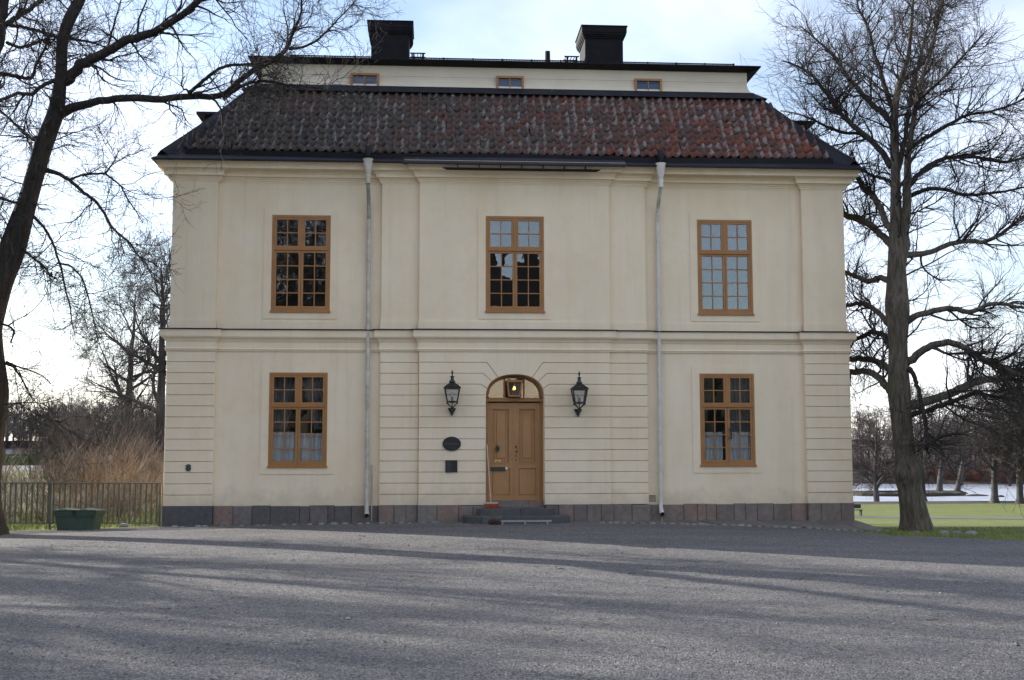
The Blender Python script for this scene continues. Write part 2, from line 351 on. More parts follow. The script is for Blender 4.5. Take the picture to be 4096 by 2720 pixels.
class MB:
    """collects simple solids in world coordinates, then links them as one mesh"""
    def __init__(s): s.v = []; s.f = []
    def add(s, vs, fs):
        o = len(s.v); s.v += [tuple(map(float, p)) for p in vs]; s.f += [tuple(i+o for i in f) for f in fs]; return s
    def box(s, x0, x1, y0, y1, z0, z1):
        return s.add([(x0,y0,z0),(x1,y0,z0),(x1,y1,z0),(x0,y1,z0),(x0,y0,z1),(x1,y0,z1),(x1,y1,z1),(x0,y1,z1)],
                     [(0,3,2,1),(4,5,6,7),(0,1,5,4),(1,2,6,5),(2,3,7,6),(3,0,4,7)])
    def cham(s, x0, x1, y0, y1, z0, z1, c=.01, dp=None):
        """box whose front (y0) face is chamfered"""
        a = [(x0+c,y0,z0+c),(x1-c,y0,z0+c),(x1-c,y0,z1-c),(x0+c,y0,z1-c)]
        dp = dp or c; b = [(x0,y0+dp,z0),(x1,y0+dp,z0),(x1,y0+dp,z1),(x0,y0+dp,z1)]
        d = [(x0,y1,z0),(x1,y1,z0),(x1,y1,z1),(x0,y1,z1)]
        fs = [(0,1,2,3),(11,10,9,8)]
        for k in (0, 4):
            for i in range(4): j = (i+1) % 4; fs.append((k+j, k+i, k+4+i, k+4+j))
        return s.add(a+b+d, fs)
    def prism(s, poly, y0, y1, c=0, dp=None):
        """polygon in xz (counter-clockwise seen from the front) from y0 (front) to y1, front edge chamfered by c"""
        n = len(poly)
        if c:
            P = [Vector(p) for p in poly]; ins = []
            for i in range(n):
                a, b_, d = P[i-1], P[i], P[(i+1) % n]
                e1 = (b_-a).normalized(); e2 = (d-b_).normalized()
                n1_ = Vector((-e1.y, e1.x)); n2_ = Vector((-e2.y, e2.x)); k = n1_+n2_
                k = k/max(.3, (1+n1_.dot(n2_))); ins.append(b_+k*c)
            V = [(p.x, y0, p.y) for p in ins]+[(p[0], y0+(dp or c), p[1]) for p in poly]+[(p[0], y1, p[1]) for p in poly]
            fs = [tuple(range(n)), tuple(range(3*n-1, 2*n-1, -1))]; rows = (0, n)
        else:
            V = [(p[0], y0, p[1]) for p in poly]+[(p[0], y1, p[1]) for p in poly]
            fs = [tuple(range(n)), tuple(range(2*n-1, n-1, -1))]; rows = (0,)
        for k in rows:
            for i in range(n): j = (i+1) % n; fs.append((k+j, k+i, k+n+i, k+n+j))
        return s.add(V, fs)
    def extrude_z(s, poly, z0, z1):
        n = len(poly)
        V = [(p[0], p[1], z0) for p in poly]+[(p[0], p[1], z1) for p in poly]
        fs = [tuple(range(n-1, -1, -1)), tuple(range(n, 2*n))]
        for i in range(n): j = (i+1) % n; fs.append((i, j, n+j, n+i))
        return s.add(V, fs)
    def bar(s, a, b, w, h=None):
        """square bar from a to b"""
        h = h or w; a = Vector(a); b = Vector(b); t = (b-a).normalized()
        r = Vector((0, 0, 1)) if abs(t.z) < .9 else Vector((0, 1, 0))
        x = t.cross(r).normalized()*w/2; y = x.cross(t).normalized()*h/2
        V = [p+sx*x+sy*y for p in (a, b) for sx, sy in ((-1,-1),(1,-1),(1,1),(-1,1))]
        return s.add(V, [(0,3,2,1),(4,5,6,7),(0,1,5,4),(1,2,6,5),(2,3,7,6),(3,0,4,7)])
    def tube(s, pts, rad, n=10, caps=True):
        pts = [Vector(p) for p in pts]; m = len(pts)
        if not hasattr(rad, '__len__'): rad = [rad]*m
        V = []; prev = None
        for i, p in enumerate(pts):
            t = (pts[min(i+1, m-1)]-pts[max(i-1, 0)]).normalized()
            if prev is None:
                r = Vector((0, 0, 1)) if abs(t.z) < .9 else Vector((0, 1, 0)); x = t.cross(r).normalized()
            else: x = (prev-t*prev.dot(t)).normalized()
            prev = x; y = t.cross(x)
            for k in range(n):
                a = 2*pi*k/n; V.append(p+(x*math.cos(a)+y*math.sin(a))*rad[i])
        fs = [(i*n+k, i*n+(k+1) % n, (i+1)*n+(k+1) % n, (i+1)*n+k) for i in range(m-1) for k in range(n)]
        if caps: fs += [tuple(range(n-1, -1, -1)), tuple((m-1)*n+k for k in range(n))]
        return s.add(V, fs)
    def lathe(s, prof, cx, cy, n=14, sq=1.0):
        """profile (r, z) turned about a vertical axis"""
        V = []; m = len(prof)
        for r, z in prof:
            for k in range(n):
                a = 2*pi*(k+.5)/n; V.append((cx+r*math.cos(a), cy+r*sq*math.sin(a), z))
        fs = [(i*n+k, i*n+(k+1) % n, (i+1)*n+(k+1) % n, (i+1)*n+k) for i in range(m-1) for k in range(n)]
        fs += [tuple(range(n-1, -1, -1)), tuple((m-1)*n+k for k in range(n))]
        return s.add(V, fs)
    def wall(s, x0, x1, y0, y1, z0, z1, holes):
        """slab in xz with rectangular holes (x0,x1,z0,z1)"""
        xs = sorted({x0, x1, *[h[0] for h in holes], *[h[1] for h in holes]}); zs = sorted({z0, z1, *[h[2] for h in holes], *[h[3] for h in holes]})
        inh = lambda i, j: any(h[0]-1e-6 <= xs[i] and xs[i+1] <= h[1]+1e-6 and h[2]-1e-6 <= zs[j] and zs[j+1] <= h[3]+1e-6 for h in holes)
        solid = {(i, j) for i in range(len(xs)-1) for j in range(len(zs)-1) if not inh(i, j)}
        for i, j in solid:
            a, b, c, d = xs[i], xs[i+1], zs[j], zs[j+1]
            s.add([(a,y0,c),(b,y0,c),(b,y0,d),(a,y0,d)], [(0,1,2,3)]); s.add([(a,y1,c),(b,y1,c),(b,y1,d),(a,y1,d)], [(3,2,1,0)])
            for (di, dj, q) in ((-1,0,[(a,y1,c),(a,y0,c),(a,y0,d),(a,y1,d)]), (1,0,[(b,y0,c),(b,y1,c),(b,y1,d),(b,y0,d)]),
                                (0,-1,[(a,y1,c),(b,y1,c),(b,y0,c),(a,y0,c)]), (0,1,[(a,y0,d),(b,y0,d),(b,y1,d),(a,y1,d)])):
                if (i+di, j+dj) not in solid: s.add(q, [(0,1,2,3)])
        return s
    def mesh(s, name):
        me = bpy.data.meshes.new(name); me.from_pydata(s.v, [], s.f); me.update(); return me
    def build(s, name, mat, parent=None, smooth=False, label=None):
        me = s.mesh(name)
        if smooth:
            for p in me.polygons: p.use_smooth = True
            try: me.set_sharp_from_angle(angle=math.radians(40))
            except Exception: pass
        o = link(name, me, mat, parent)
        if label: o['label'] = label
        return o

def np_mesh(name, V, Q, smooth=True):
    """big quad (n,4) or tri (n,3) mesh from arrays"""
    V = np.ascontiguousarray(V, dtype=np.float32); Q = np.ascontiguousarray(Q, dtype=np.int32); k = Q.shape[1]
    me = bpy.data.meshes.new(name)
    me.vertices.add(len(V)); me.vertices.foreach_set('co', V.ravel())
    me.loops.add(Q.size); me.loops.foreach_set('vertex_index', Q.ravel())
    me.polygons.add(len(Q)); me.polygons.foreach_set('loop_start', np.arange(0, Q.size, k, dtype=np.int32))
    me.polygons.foreach_set('loop_total', np.full(len(Q), k, dtype=np.int32))
    me.polygons.foreach_set('use_smooth', np.full(len(Q), smooth, dtype=bool))
    me.update(calc_edges=True); return me

# ------------------------------------------------------------------ terrain
def sstep(a, b, x):
    t = np.clip((x-a)/(b-a), 0, 1); return t*t*(3-2*t)
LAKE = -3.75
def hgt(x, y):
    x = np.asarray(x, float); y = np.asarray(y, float)
    dx = x-1.95
    yard = np.where(dx > 0, .10-.0036*dx**2, .10-.0013*dx**2); yard = np.maximum(yard, -.13)*sstep(-14, -1, y)
    u = (x+.07*(y+27.93))/np.maximum(y+27.93, 4)-.07
    right = sstep(.10, .30, x/np.maximum(y+27.93, 4))*(y > 0)
    down = -.060*np.clip(y, 0, 50)-.010*np.clip(y-50, 0, 40)-1.2*sstep(91, 98, y)
    down = down + 3.6*sstep(168, 185, y+.42*(x-60)) + 6*sstep(185, 330, y)
    left = 4.5*sstep(190, 330, y) + .0*y
    return yard*(1-sstep(4, 20, y)) + right*down + (1-right)*left
def sheet(name, xs, ys, mat, dz=0, fn=None):
    X, Y = np.meshgrid(xs, ys); Z = hgt(X, Y)+dz
    if fn is not None: Z = fn(X, Y, Z)
    nx, ny = len(xs), len(ys)
    i = np.arange(nx-1)[None, :]+np.arange(ny-1)[:, None]*nx
    Q = np.stack([i, i+1, i+nx+1, i+nx], -1).reshape(-1, 4)
    return link(name, np_mesh(name, np.stack([X, Y, Z], -1).reshape(-1, 3), Q), mat)
def warp(a, b, n, p=2.2):
    t = np.linspace(-1, 1, n); s = np.sign(t)*np.abs(t)**p; c = (a+b)/2
    return c+s*(b-a)/2
xs = np.unique(np.concatenate([np.linspace(-40, 60, 101), np.linspace(-500, -40, 40), np.linspace(60, 560, 44)]))
ys = np.unique(np.concatenate([np.linspace(-120, -30, 12), np.linspace(-30, 20, 51), np.linspace(20, 220, 121), np.linspace(220, 700, 24)]))
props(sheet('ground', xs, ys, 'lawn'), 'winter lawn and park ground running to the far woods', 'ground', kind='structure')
# gravel yard: sheet 12 mm above the ground, its far edge runs along the house and then along the lawn
xg = np.unique(np.concatenate([np.linspace(-60, -14, 24), np.linspace(-14, 16, 91), np.linspace(16, 60, 23)]))
tg = np.linspace(0, 1, 90)**1.6
rngG = np.random.default_rng(3)
edge = np.where(xg < 9.2, .35, -1.45-(xg-9.2)*.95)
edge = np.where((xg >= 9.0) & (xg < 9.4), -.9, edge)
edge = np.where(xg < -6.3, -.12, edge) + np.where(xg > 9.4, .10*rngG.standard_normal(len(xg)), 0)
XG = np.repeat(xg[None, :], len(tg), 0); YG = edge[None, :]+tg[:, None]*(-95-edge[None, :])
ZG = hgt(XG, YG)+.012
ng = len(xg); ig = np.arange(ng-1)[None, :]+np.arange(len(tg)-1)[:, None]*ng
QG = np.stack([ig+ng, ig+ng+1, ig+1, ig], -1).reshape(-1, 4)
props(link('gravel_yard', np_mesh('gravel_yard', np.stack([XG, YG, ZG], -1).reshape(-1, 3), QG), 'gravel'), 'grey gravel forecourt in front of the cream house', 'yard', kind='structure')
# park path crossing the lawn
pp = [(-2, 64), (14, 62), (26, 59.5), (34, 56.5), (42, 53.5), (60, 50.5)]
PV = []; PQ = []
for i in range(len(pp)-1):
    for s_ in range(8):
        t_ = s_/8; x_ = pp[i][0]*(1-t_)+pp[i+1][0]*t_; y_ = pp[i][1]*(1-t_)+pp[i+1][1]*t_
        d_ = np.array([pp[i+1][0]-pp[i][0], pp[i+1][1]-pp[i][1]]); d_ = d_/np.linalg.norm(d_); n_ = np.array([-d_[1], d_[0]])*1.5
        for q in (-1, 1): xx, yy = x_+q*n_[0], y_+q*n_[1]; PV.append((xx, yy, float(hgt(xx, yy))+.02))
for i in range(len(PV)//2-1): PQ.append((2*i, 2*i+2, 2*i+3, 2*i+1))
props(link('park_path', np_mesh('park_path', PV, PQ), 'path'), 'pale gravel path across the lawn', 'path', kind='structure')
# frozen lake
lk = bpy.data.meshes.new('lake'); lk.from_pydata([(5, 90, LAKE), (420, 70, LAKE), (420, 330, LAKE), (5, 330, LAKE)], [], [(0, 1, 2, 3)]); lk.update()
props(link('frozen_lake', lk, 'ice'), 'snow dusted frozen lake beyond the lawn', 'lake', kind='structure')

# ------------------------------------------------------------------ the house
AX = 1.959                       # axis of symmetry
def mir(x): return 2*AX-x
XL, XR = -6.138, 10.056
PW = 1.12                        # corner pilaster width
FL0, FL1 = -1.21, -.30           # flanking pilaster
ZP, ZB0, ZB1, ZC = .482, 4.067, 4.60, 8.08
YW, YP, YC = .12, 0.0, -.11      # wing wall, pilasters, centre bay
HOUSE = empty('manor_house', (AX, 6, 0), 'cream rendered two storey manor house with black edged tiled roof', 'house')
H = HOUSE
WIN = {'ul': (-3.779, -2.404, 4.987, 7.312), 'um': (AX-.693, AX+.693, 4.987, 7.300), 'ur': (6.40, 7.745, 4.985, 7.318),
       'll': (-3.782, -2.430, 1.357, 3.572), 'lr': (6.40, 7.727, 1.362, 3.578)}
# wing walls and plain upper storey
MB().wall(XL+PW-.05, FL0+.05, YW, YW+.4, ZP-.02, ZC+.1, [WIN['ul'], WIN['ll']]).build('wall', 'plaster', H)
MB().wall(mir(FL0+.05), mir(XL+PW-.05), YW, YW+.4, ZP-.02, ZC+.1, [WIN['ur'], WIN['lr']]).build('wall', 'plaster', H)
MB().wall(FL1, mir(FL1), YC, YW+.4, 4.30, ZC+.1, [WIN['um']]).build('wall', 'plaster', H)
for a, b in ((XL+.057, XL+PW-.02), (FL0+.02, FL1)):
    for x0, x1 in ((a, b), (mir(b), mir(a))):
        MB().box(x0, x1, YP, YW+.4, ZB1-.02, ZC+.1).build('pilaster', 'plaster', H)
        MB().box(x0-.02 if x0 < AX else x0-.02, x1+.02, YP-.025, YP+.05, ZB1, ZB1+.175).build('pilaster_base', 'plaster', H)
for x0, x1 in ((XL+PW, FL0), (mir(FL0), mir(XL+PW))):
    MB().box(x0, x1, YW-.022, YW+.05, ZB1, ZB1+.172).build('wall_base', 'plaster', H)
MB().box(FL1-.02, mir(FL1)+.02, YC-.025, YC+.05, ZB1, ZB1+.172).build('wall_base', 'plaster', H)
# side and back walls
for x0, x1 in ((XL+.06, XL+.46), (XR-.46, XR-.06)): MB().box(x0, x1, YW+.41, 11.9, -.1, ZC+.15).build('side_wall', 'plaster', H)
MB().box(XL+.46, XR-.46, 11.5, 11.9, -.1, ZC+.15).build('back_wall', 'plaster', H)

# rusticated courses, one block per course
NB = 14; dzb = (ZB0-ZP)/NB
def courses(x0, x1, y0):
    for i in range(NB):
        z0 = ZP+i*dzb; MB().cham(x0, x1, y0, YW+.35, z0, z0+dzb, .010, .036).build('plaster_block', 'plaster', H)
courses(XL, XL+PW, YP); courses(XR-PW, XR, YP); courses(FL0, FL1, YP); courses(mir(FL1), mir(FL0), YP)
# centre bay with the arched doorway: courses bend down to the arch
DA, ARC_B, Z_SP = .684, .535, 2.99
def arch(zx):                     # height of the arch over half width
    return Z_SP+ARC_B*max(0, 1-(abs(zx)/DA)**2.35)**(1/2.35)
def archx(z):
    return DA if z <= Z_SP else DA*max(0, 1-((z-Z_SP)/ARC_B)**2.35)**(1/2.35)
za = [ZP+i*dzb for i in range(NB+1)]
kx = {NB-1: (.66, .40), NB-2: (.75, .545), NB-3: (.80, .655)}   # joint index: where it bends, where it meets the arch
def joint(i):
    """points of joint i from outside to arch, as (offset from axis, z)"""
    if i in kx: b_, a_ = kx[i]; return [(b_, za[i]), (a_, arch(a_))]
    return [(archx(za[i]), za[i])]
for sgn in (-1, 1):
    xo = AX-FL1
    for i in range(NB-1):
        lo, hi = joint(i), joint(i+1)
        if za[i+1] <= Z_SP: arc = []
        else:
            s0 = max(0, hi[-1][0]); s1 = lo[-1][0]; arc = [(s0+(s1-s0)*q, None) for q in (.2, .4, .6, .8)]
            arc = [(o, arch(o)) for o, _ in arc] if za[i] > Z_SP or i+1 in kx or True else []
            if za[i] <= Z_SP: arc = [(archx(z), z) for z in np.linspace(hi[-1][1], Z_SP, 6)[1:]]
        loop = [(xo, za[i+1])]+hi+arc+lo[::-1]+[(xo, za[i])]
        poly = [(AX+sgn*o, z) for o, z in loop]
        if sgn < 0: poly = poly[::-1]                     # keep counter-clockwise seen from the front
        area = sum(poly[k-1][0]*poly[k][1]-poly[k][0]*poly[k-1][1] for k in range(len(poly)))
        if area < 0: poly = poly[::-1]
        MB().prism(poly, YC, YW+.3, .010, .036).build('plaster_block', 'plaster', H)
a_ = kx[NB-1][1]
top = [(AX-(AX-FL1), za[NB-1]), (AX-kx[NB-1][0], za[NB-1])]+[(AX+o, arch(o)) for o in np.linspace(-a_, a_, 15)]+[(AX+kx[NB-1][0], za[NB-1]), (mir(FL1), za[NB-1]), (mir(FL1), ZB0+.02), (FL1, ZB0+.02)]
MB().prism(top, YC, YW+.3, .010, .036).build('plaster_block', 'plaster', H)

# swept mouldings (string course, cornice) that break forward round pilasters and centre bay
def plan(breaks=True, yw=YW, yp=YP, yc=YC):
    w = [(XL, 11.9), (XL, yp)]
    if breaks: w += [(XL+PW, yp), (XL+PW, yw), (FL0, yw), (FL0, yp)]
    w += [(FL1, yp), (FL1, yc), (mir(FL1), yc), (mir(FL1), yp)]
    if breaks: w += [(mir(FL0), yp), (mir(FL0), yw), (mir(XL+PW), yw), (mir(XL+PW), yp)]
    return w+[(XR, yp), (XR, 11.9)]
def sweep(path, prof, close=True):
    P = [Vector(p) for p in path]; n = len(P); m = MB(); V = []
    for i, p in enumerate(P):
        nn = Vector((0, 0))
        for a, b in ((i-1, i), (i, i+1)):
            if 0 <= a and b < n: e = (P[b]-P[a]).normalized(); nn += Vector((e.y, -e.x))
        if 0 < i < n-1 and abs(nn.length-2) < 1e-4: nn /= 2
        # outward = left of the walking direction seen from outside: path runs left side -> front -> right side
        for d, z in prof: V.append((p.x+nn.x*d, p.y+nn.y*d, z))
    k = len(prof); fs = []
    for i in range(n-1):
        for j in range(k-1): fs.append((i*k+j, (i+1)*k+j, (i+1)*k+j+1, i*k+j+1))
    return m.add(V, fs)
def nrm_check(path):
    return path
band = [(-.05, ZB0-.002), (.028, ZB0-.002), (.034, ZB0+.020), (.030, ZB0+.026), (.044, ZB0+.032), (.052, ZB0+.050), (.040, ZB0+.062), (.018, ZB0+.078),
        (.018, ZB0+.212), (.030, ZB0+.222), (.040, ZB0+.230), (.048, ZB0+.255), (.075, ZB0+.290), (.112, ZB0+.312), (.116, ZB0+.328), (.132, ZB0+.334), (.132, ZB0+.492), (-.05, ZB0+.500)]
sweep(plan(), band).build('string_course', 'plaster', H)
sweep(plan(), [(-.03, ZB0+.541), (.168, ZB0+.512), (.170, ZB0+.496), (.128, ZB0+.494)]).build('string_course_flashing', 'black_metal', H)
corn = [(-.05, ZC-.004), (.014, ZC-.004), (.016, ZC+.028), (.030, ZC+.034), (.036, ZC+.060), (.060, ZC+.085), (.070, ZC+.110), (.070, ZC+.116), (.125, ZC+.122), (.125, ZC+.195), (.140, ZC+.200), (.146, ZC+.222), (.185, ZC+.256), (.200, ZC+.262), (.200, ZC+.270), (-.05, ZC+.275)]
sweep(plan(), corn).build('cornice', 'plaster', H)
crown = [(-.05, ZC+.268), (.255, ZC+.270), (.255, ZC+.335), (.268, ZC+.342), (.272, ZC+.365), (.300, ZC+.400), (.345, ZC+.430), (.352, ZC+.455), (.352, ZC+.470), (-.05, ZC+.475)]
sweep(plan(False), crown).build('cornice_crown', 'plaster', H)

# plinth stones
bx = [647, 849, 930, 1005, 1079, 1196, 1237, 1310, 1337, 1404.6, 1514, 1575.7, 1624, 1669.7, 1747.6, 1834, 1892, 1949]
bx2 = [2182, 2232, 2292, 2345, 2401, 2451, 2527, 2601, 2738, 2793, 2828, 2869, 2940, 2986, 3033, 3099, 3169, 3233, 3284, 3363, 3416]
rs = random.Random(5)
def plinth(lst):
    X_ = [float(at(p, 2030, 0)[0]) for p in lst]
    for i in range(len(X_)-1):
        x0, x1 = X_[i], X_[i+1]; c = (x0+x1)/2
        y0 = YP if (c < XL+PW or c > XR-PW or FL0 < c < FL1 or mir(FL1) < c < mir(FL0)) else (YC if FL1 < c < mir(FL1) else YW)
        y0 += -.034+rs.uniform(-.006, .006)
        m = MB().cham(x0+.003, x1-.003, y0, .5, -.35, ZP+rs.uniform(-.012, .010), .012)
        m.build('stone', 'plinth_dark' if c < -1.5 and rs.random() < .75 or c < XL+PW else 'plinth', H)
plinth(bx); plinth(bx2)
MB().box(XL-.02, XL+.4, .51, 11.9, -.3, ZP).build('side_plinth', 'plinth_dark', H); MB().box(XR-.4, XR+.02, .51, 11.9, -.6, ZP).build('side_plinth', 'plinth', H)

# ---- windows
PANES = {}
def pane_mesh(w, h):
    k = (round(w, 3), round(h, 3))
    if k not in PANES:
        PANES[k] = MB().box(-w/2, w/2, -.003, .003, -h/2, h/2).mesh('pane')
    return PANES[k]
def ring(m, x0, x1, z0, z1, t, y0, y1):
    m.box(x0, x1, y0, y1, z1-t, z1); m.box(x0, x1, y0, y1, z0, z0+t); m.box(x0, x0+t, y0, y1, z0+t, z1-t); m.box(x1-t, x1, y0, y1, z0+t, z1-t)
def window(x0, x1, z0, z1, y, kind):
    w = link('window', MB().box(x0+.001, x1-.001, y+.101, y+.42, z0-.01, z0+.022).mesh('inner_sill'), 'white_paint', H)
    w.location = Vector((0, 0, 0))-H.location
    # plaster surround panel, a finger proud of the wall
    m = MB(); xa, xb, zb, zt = x0-.185, x1+.165, z0-.15, z1+.16
    m.wall(xa, xb, y-.016, y+.02, zb, zt, [(x0, x1, z0, z1)]); m.build('surround', 'plaster', w)
    m = MB(); ring(m, x0, x1, z0+.045, z1, .055, y-.022, y+.10)
    ztr = z1-(z1-z0)*.352; m.box(x0+.055, x1-.055, y-.020, y+.10, ztr-.028, ztr+.028); m.box(x0+.055, x1-.055, y-.042, y-.0205, ztr-.022, ztr-.002)
    xm = (x0+x1)/2; m.box(xm-.030, xm+.030, y-.016, y+.09, ztr+.028, z1-.055)
    m.build('frame', 'wood', w)
    MB().prism([(x0-.02, z0), (x1+.02, z0), (x1+.012, z0+.045), (x0-.012, z0+.045)], y-.055, y+.08).build('sill', 'wood', w)
    for zz in (z0+.30, z0+1.12, ztr+.14, z1-.17):
        for xx in (x0+.042, x1-.058): MB().box(xx, xx+.016, y-.030, y-.0222, zz, zz+.10).build('hinge', 'wood', w)
    for (a, b) in ((x0+.055, xm-.001), (xm+.001, x1-.055)):
        for (c, d, rows) in ((ztr+.028, z1-.055, 2), (z0+.10, ztr-.028, 4)):
            aa, bb = (a, b) if rows == 4 else ((a, xm-.030) if a < xm-.1 else (xm+.030, b))
            s = MB(); st = .050; ring(s, aa+.003, bb-.003, c+.003, d-.003, st, y-.012, y+.045)
            pw = (bb-aa-2*st-.006-.022)/2; ph = (d-c-2*st-.006-.022*(rows-1))/rows
            xc = (aa+bb)/2; s.box(xc-.011, xc+.011, y-.006, y+.035, c+st, d-st)
            for r in range(1, rows):
                zz = c+.003+st+r*ph+(r-1)*.022; s.box(aa+st, bb-st, y-.004, y+.033, zz, zz+.022)
            s.build('sash', 'wood', w)
            for r in range(rows):
                for q in (0, 1):
                    px = aa+.003+st+pw/2+q*(pw+.022); pz = c+.003+st+ph/2+r*(ph+.022)
                    p = link('pane', pane_mesh(pw+.012, ph+.012), 'glass', w, (px, y+.018, pz))
                    p.rotation_euler = (rs.gauss(0, .002), 0, rs.gauss(0, .002))
    # the dim room behind
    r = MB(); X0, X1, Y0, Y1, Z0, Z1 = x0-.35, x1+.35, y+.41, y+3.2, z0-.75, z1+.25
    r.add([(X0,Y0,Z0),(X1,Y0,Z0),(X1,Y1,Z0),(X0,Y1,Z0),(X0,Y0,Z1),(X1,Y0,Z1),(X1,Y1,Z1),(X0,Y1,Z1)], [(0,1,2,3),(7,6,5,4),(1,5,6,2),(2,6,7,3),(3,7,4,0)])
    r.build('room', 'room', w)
    return w
wins = {k: window(*v, YC if k == 'um' else YW, k) for k, v in WIN.items()}
# pull handle on the lower right window
hx, hz = 7.12, 2.14
MB().box(hx-.045, hx+.015, YW-.05, YW-.014, hz+.10, hz+.118).box(hx-.045, hx+.015, YW-.05, YW-.014, hz-.118, hz-.10).box(hx+.005, hx+.035, YW-.07, YW-.05, hz-.13, hz+.13).build('pull_handle', 'iron', wins['lr'])

# ---- attic
YA, ZA0, ZA1 = 1.70, 10.93, 11.50
AL, AR = -4.33, 8.14
AB = 12-YA
def attic_ring(prof):
    m = MB(); V = []; n = len(prof)
    for d, z in prof: V += [(AL-d, YA-d, z), (AR+d, YA-d, z), (AR+d, AB+d, z), (AL-d, AB+d, z)]
    fs = [(4*i+k, 4*i+(k+1) % 4, 4*i+4+(k+1) % 4, 4*i+4+k) for i in range(n-1) for k in range(4)]
    return m.add(V, fs)
AT = link('attic', attic_ring([(.15, ZA0-.03), (.10, ZA0+.03), (.05, ZA0+.09), (.02, ZA0+.16), (.005, ZA0+.24)]).mesh('attic_foot'), 'attic', H)
AT.location = Vector((0, 0, 0))-H.location
for z0, z1, d in ((ZA0+.24, 11.245, .0), (11.250, ZA1+.10, .003)): attic_ring([(-.03, z0), (d, z0), (d, z1), (-.03, z1)]).build('board', 'attic', AT)
for (a, b) in ((-2.087, -1.363), (1.612, 2.318), (5.182, 5.888)):
    w = link('attic_window', MB().box(a+.05, b-.05, YA-.004, YA+.0, 10.95, 11.24).mesh('back'), 'sign', AT); w.location = -Vector(HOUSE.location)-Vector(AT.location)
    z0, z1 = 10.905, 11.285
    m = MB(); ring(m, a, b, z0, z1, .055, YA-.10, YA+.02); m.build('frame', 'wood', w)
    xm = (a+b)/2; MB().box(xm-.012, xm+.012, YA-.085, YA-.02, z0+.055, z1-.055).build('mullion', 'wood', w)
    for q in (0, 1):
        x0_, x1_ = (a+.05, xm) if q == 0 else (xm, b-.05)
        p = link('pane', pane_mesh(x1_-x0_+.001, z1-z0-.10), 'attic_glass', w, ((x0_+x1_)/2, YA-.05, (z0+z1)/2)); p.rotation_euler = (rs.gauss(0, .003), 0, rs.gauss(0, .003))

# ---- main roof: flared apron, tiled slope, hips
E_Y, E_Z, E_L, E_R = -.46, 8.515, -6.50, 10.42
T_Y, T_Z = .02, 8.845             # foot of the tiles
ROOF = empty('roof', (AX, 6, 8.5)); ROOF.parent = H; ROOF.location = Vector((AX, 6, 8.5))-H.location
def rect_ring(levels):
    """levels: (inset_x_left, inset_y_front, z) as absolute x0,x1,y0,y1,z"""
    V = [];
    for x0, x1, y0, y1, z in levels: V += [(x0,y0,z),(x1,y0,z),(x1,y1,z),(x0,y1,z)]
    fs = [(4*i+k, 4*i+(k+1) % 4, 4*i+4+(k+1) % 4, 4*i+4+k) for i in range(len(levels)-1) for k in range(4)]
    return MB().add(V, fs)
TL, TR = E_L+.47, E_R-.47
AF = .17                          # attic foot projection
rect_ring([(TL-.02, TR+.02, T_Y-.02, 12-T_Y+.02, T_Z-.05), (AL-AF, AR+AF, YA-AF, AB+AF, ZA0-.20)]).build('roof_boarding', 'tile_m', ROOF)
rect_ring([(-5.9, 9.8, .1, 11.9, 8.54), (E_L+.01, E_R-.01, E_Y+.01, 12-E_Y-.01, E_Z-.035), (E_L, E_R, E_Y, 12-E_Y, E_Z-.03), (E_L, E_R, E_Y, 12-E_Y, E_Z), (TL-.12, TR+.12, T_Y-.12, 12-T_Y+.12, T_Z-.10), (TL+.1, TR-.1, T_Y+.1, 12-T_Y-.1, T_Z+.03)]).build('eaves_flashing', 'flash', ROOF)
# apron over the centre bay
MB().add([(FL1-.40, E_Y-.12, E_Z-.055), (mir(FL1)+.36, E_Y-.12, E_Z-.055), (mir(FL1)+.36, E_Y+.2, E_Z+.17), (FL1-.40, E_Y+.2, E_Z+.17), (FL1-.40, E_Y-.12, E_Z-.075), (mir(FL1)+.36, E_Y-.12, E_Z-.075), (mir(FL1)+.36, E_Y+.2, E_Z-.03), (FL1-.40, E_Y+.2, E_Z-.03)],
         [(0,1,2,3),(4,5,1,0),(7,6,5,4),(5,6,2,1),(0,3,7,4)]).build('centre_apron', 'flash', ROOF)
# standing gutter board, dipping to the two downpipes
PXL, PXR = -1.49, 5.41
def gut(x):
    d = min(abs(x-PXL), abs(x-PXR)) if not (PXL < x < PXR) else min(x-PXL, PXR-x)
    return .02+.045*min(d, 3.6)
gx = np.unique(np.concatenate([np.linspace(TL+.25, TR-.25, 60), [PXL, PXR]]))
m = MB(); V = []
for x in gx:
    s = .10+gut(x); yb = E_Y+s*.72+.03; zb = E_Z+s*.52; V += [(x, yb, zb), (x, yb+.01, zb+.135), (x, yb+.03, zb+.137), (x, yb+.05, zb+.01)]
fs = []
for i in range(len(gx)-1):
    for k in range(3): fs.append((4*i+k, 4*i+4+k, 4*i+5+k, 4*i+1+k))
m.add(V, fs).build('standing_gutter', 'black_metal', ROOF)
# black trough gutter over the door bay
m = MB(); yg = YC-.44; g0, g1, zg = .24, 3.96, 8.352
m.tube([(g0, yg, zg), (g0+.10, yg, zg-.02), (g1-.10, yg, zg-.02), (g1, yg, zg)], [.012, .034, .034, .012], 8); m.build('trough_gutter', 'black_metal', ROOF)
m = MB()
for x in np.linspace(g0+.35, g1-.35, 7): m.box(x-.010, x+.010, yg-.02, yg+.12, zg, zg+.095)
m.build('gutter_bracket', 'black_metal', ROOF)
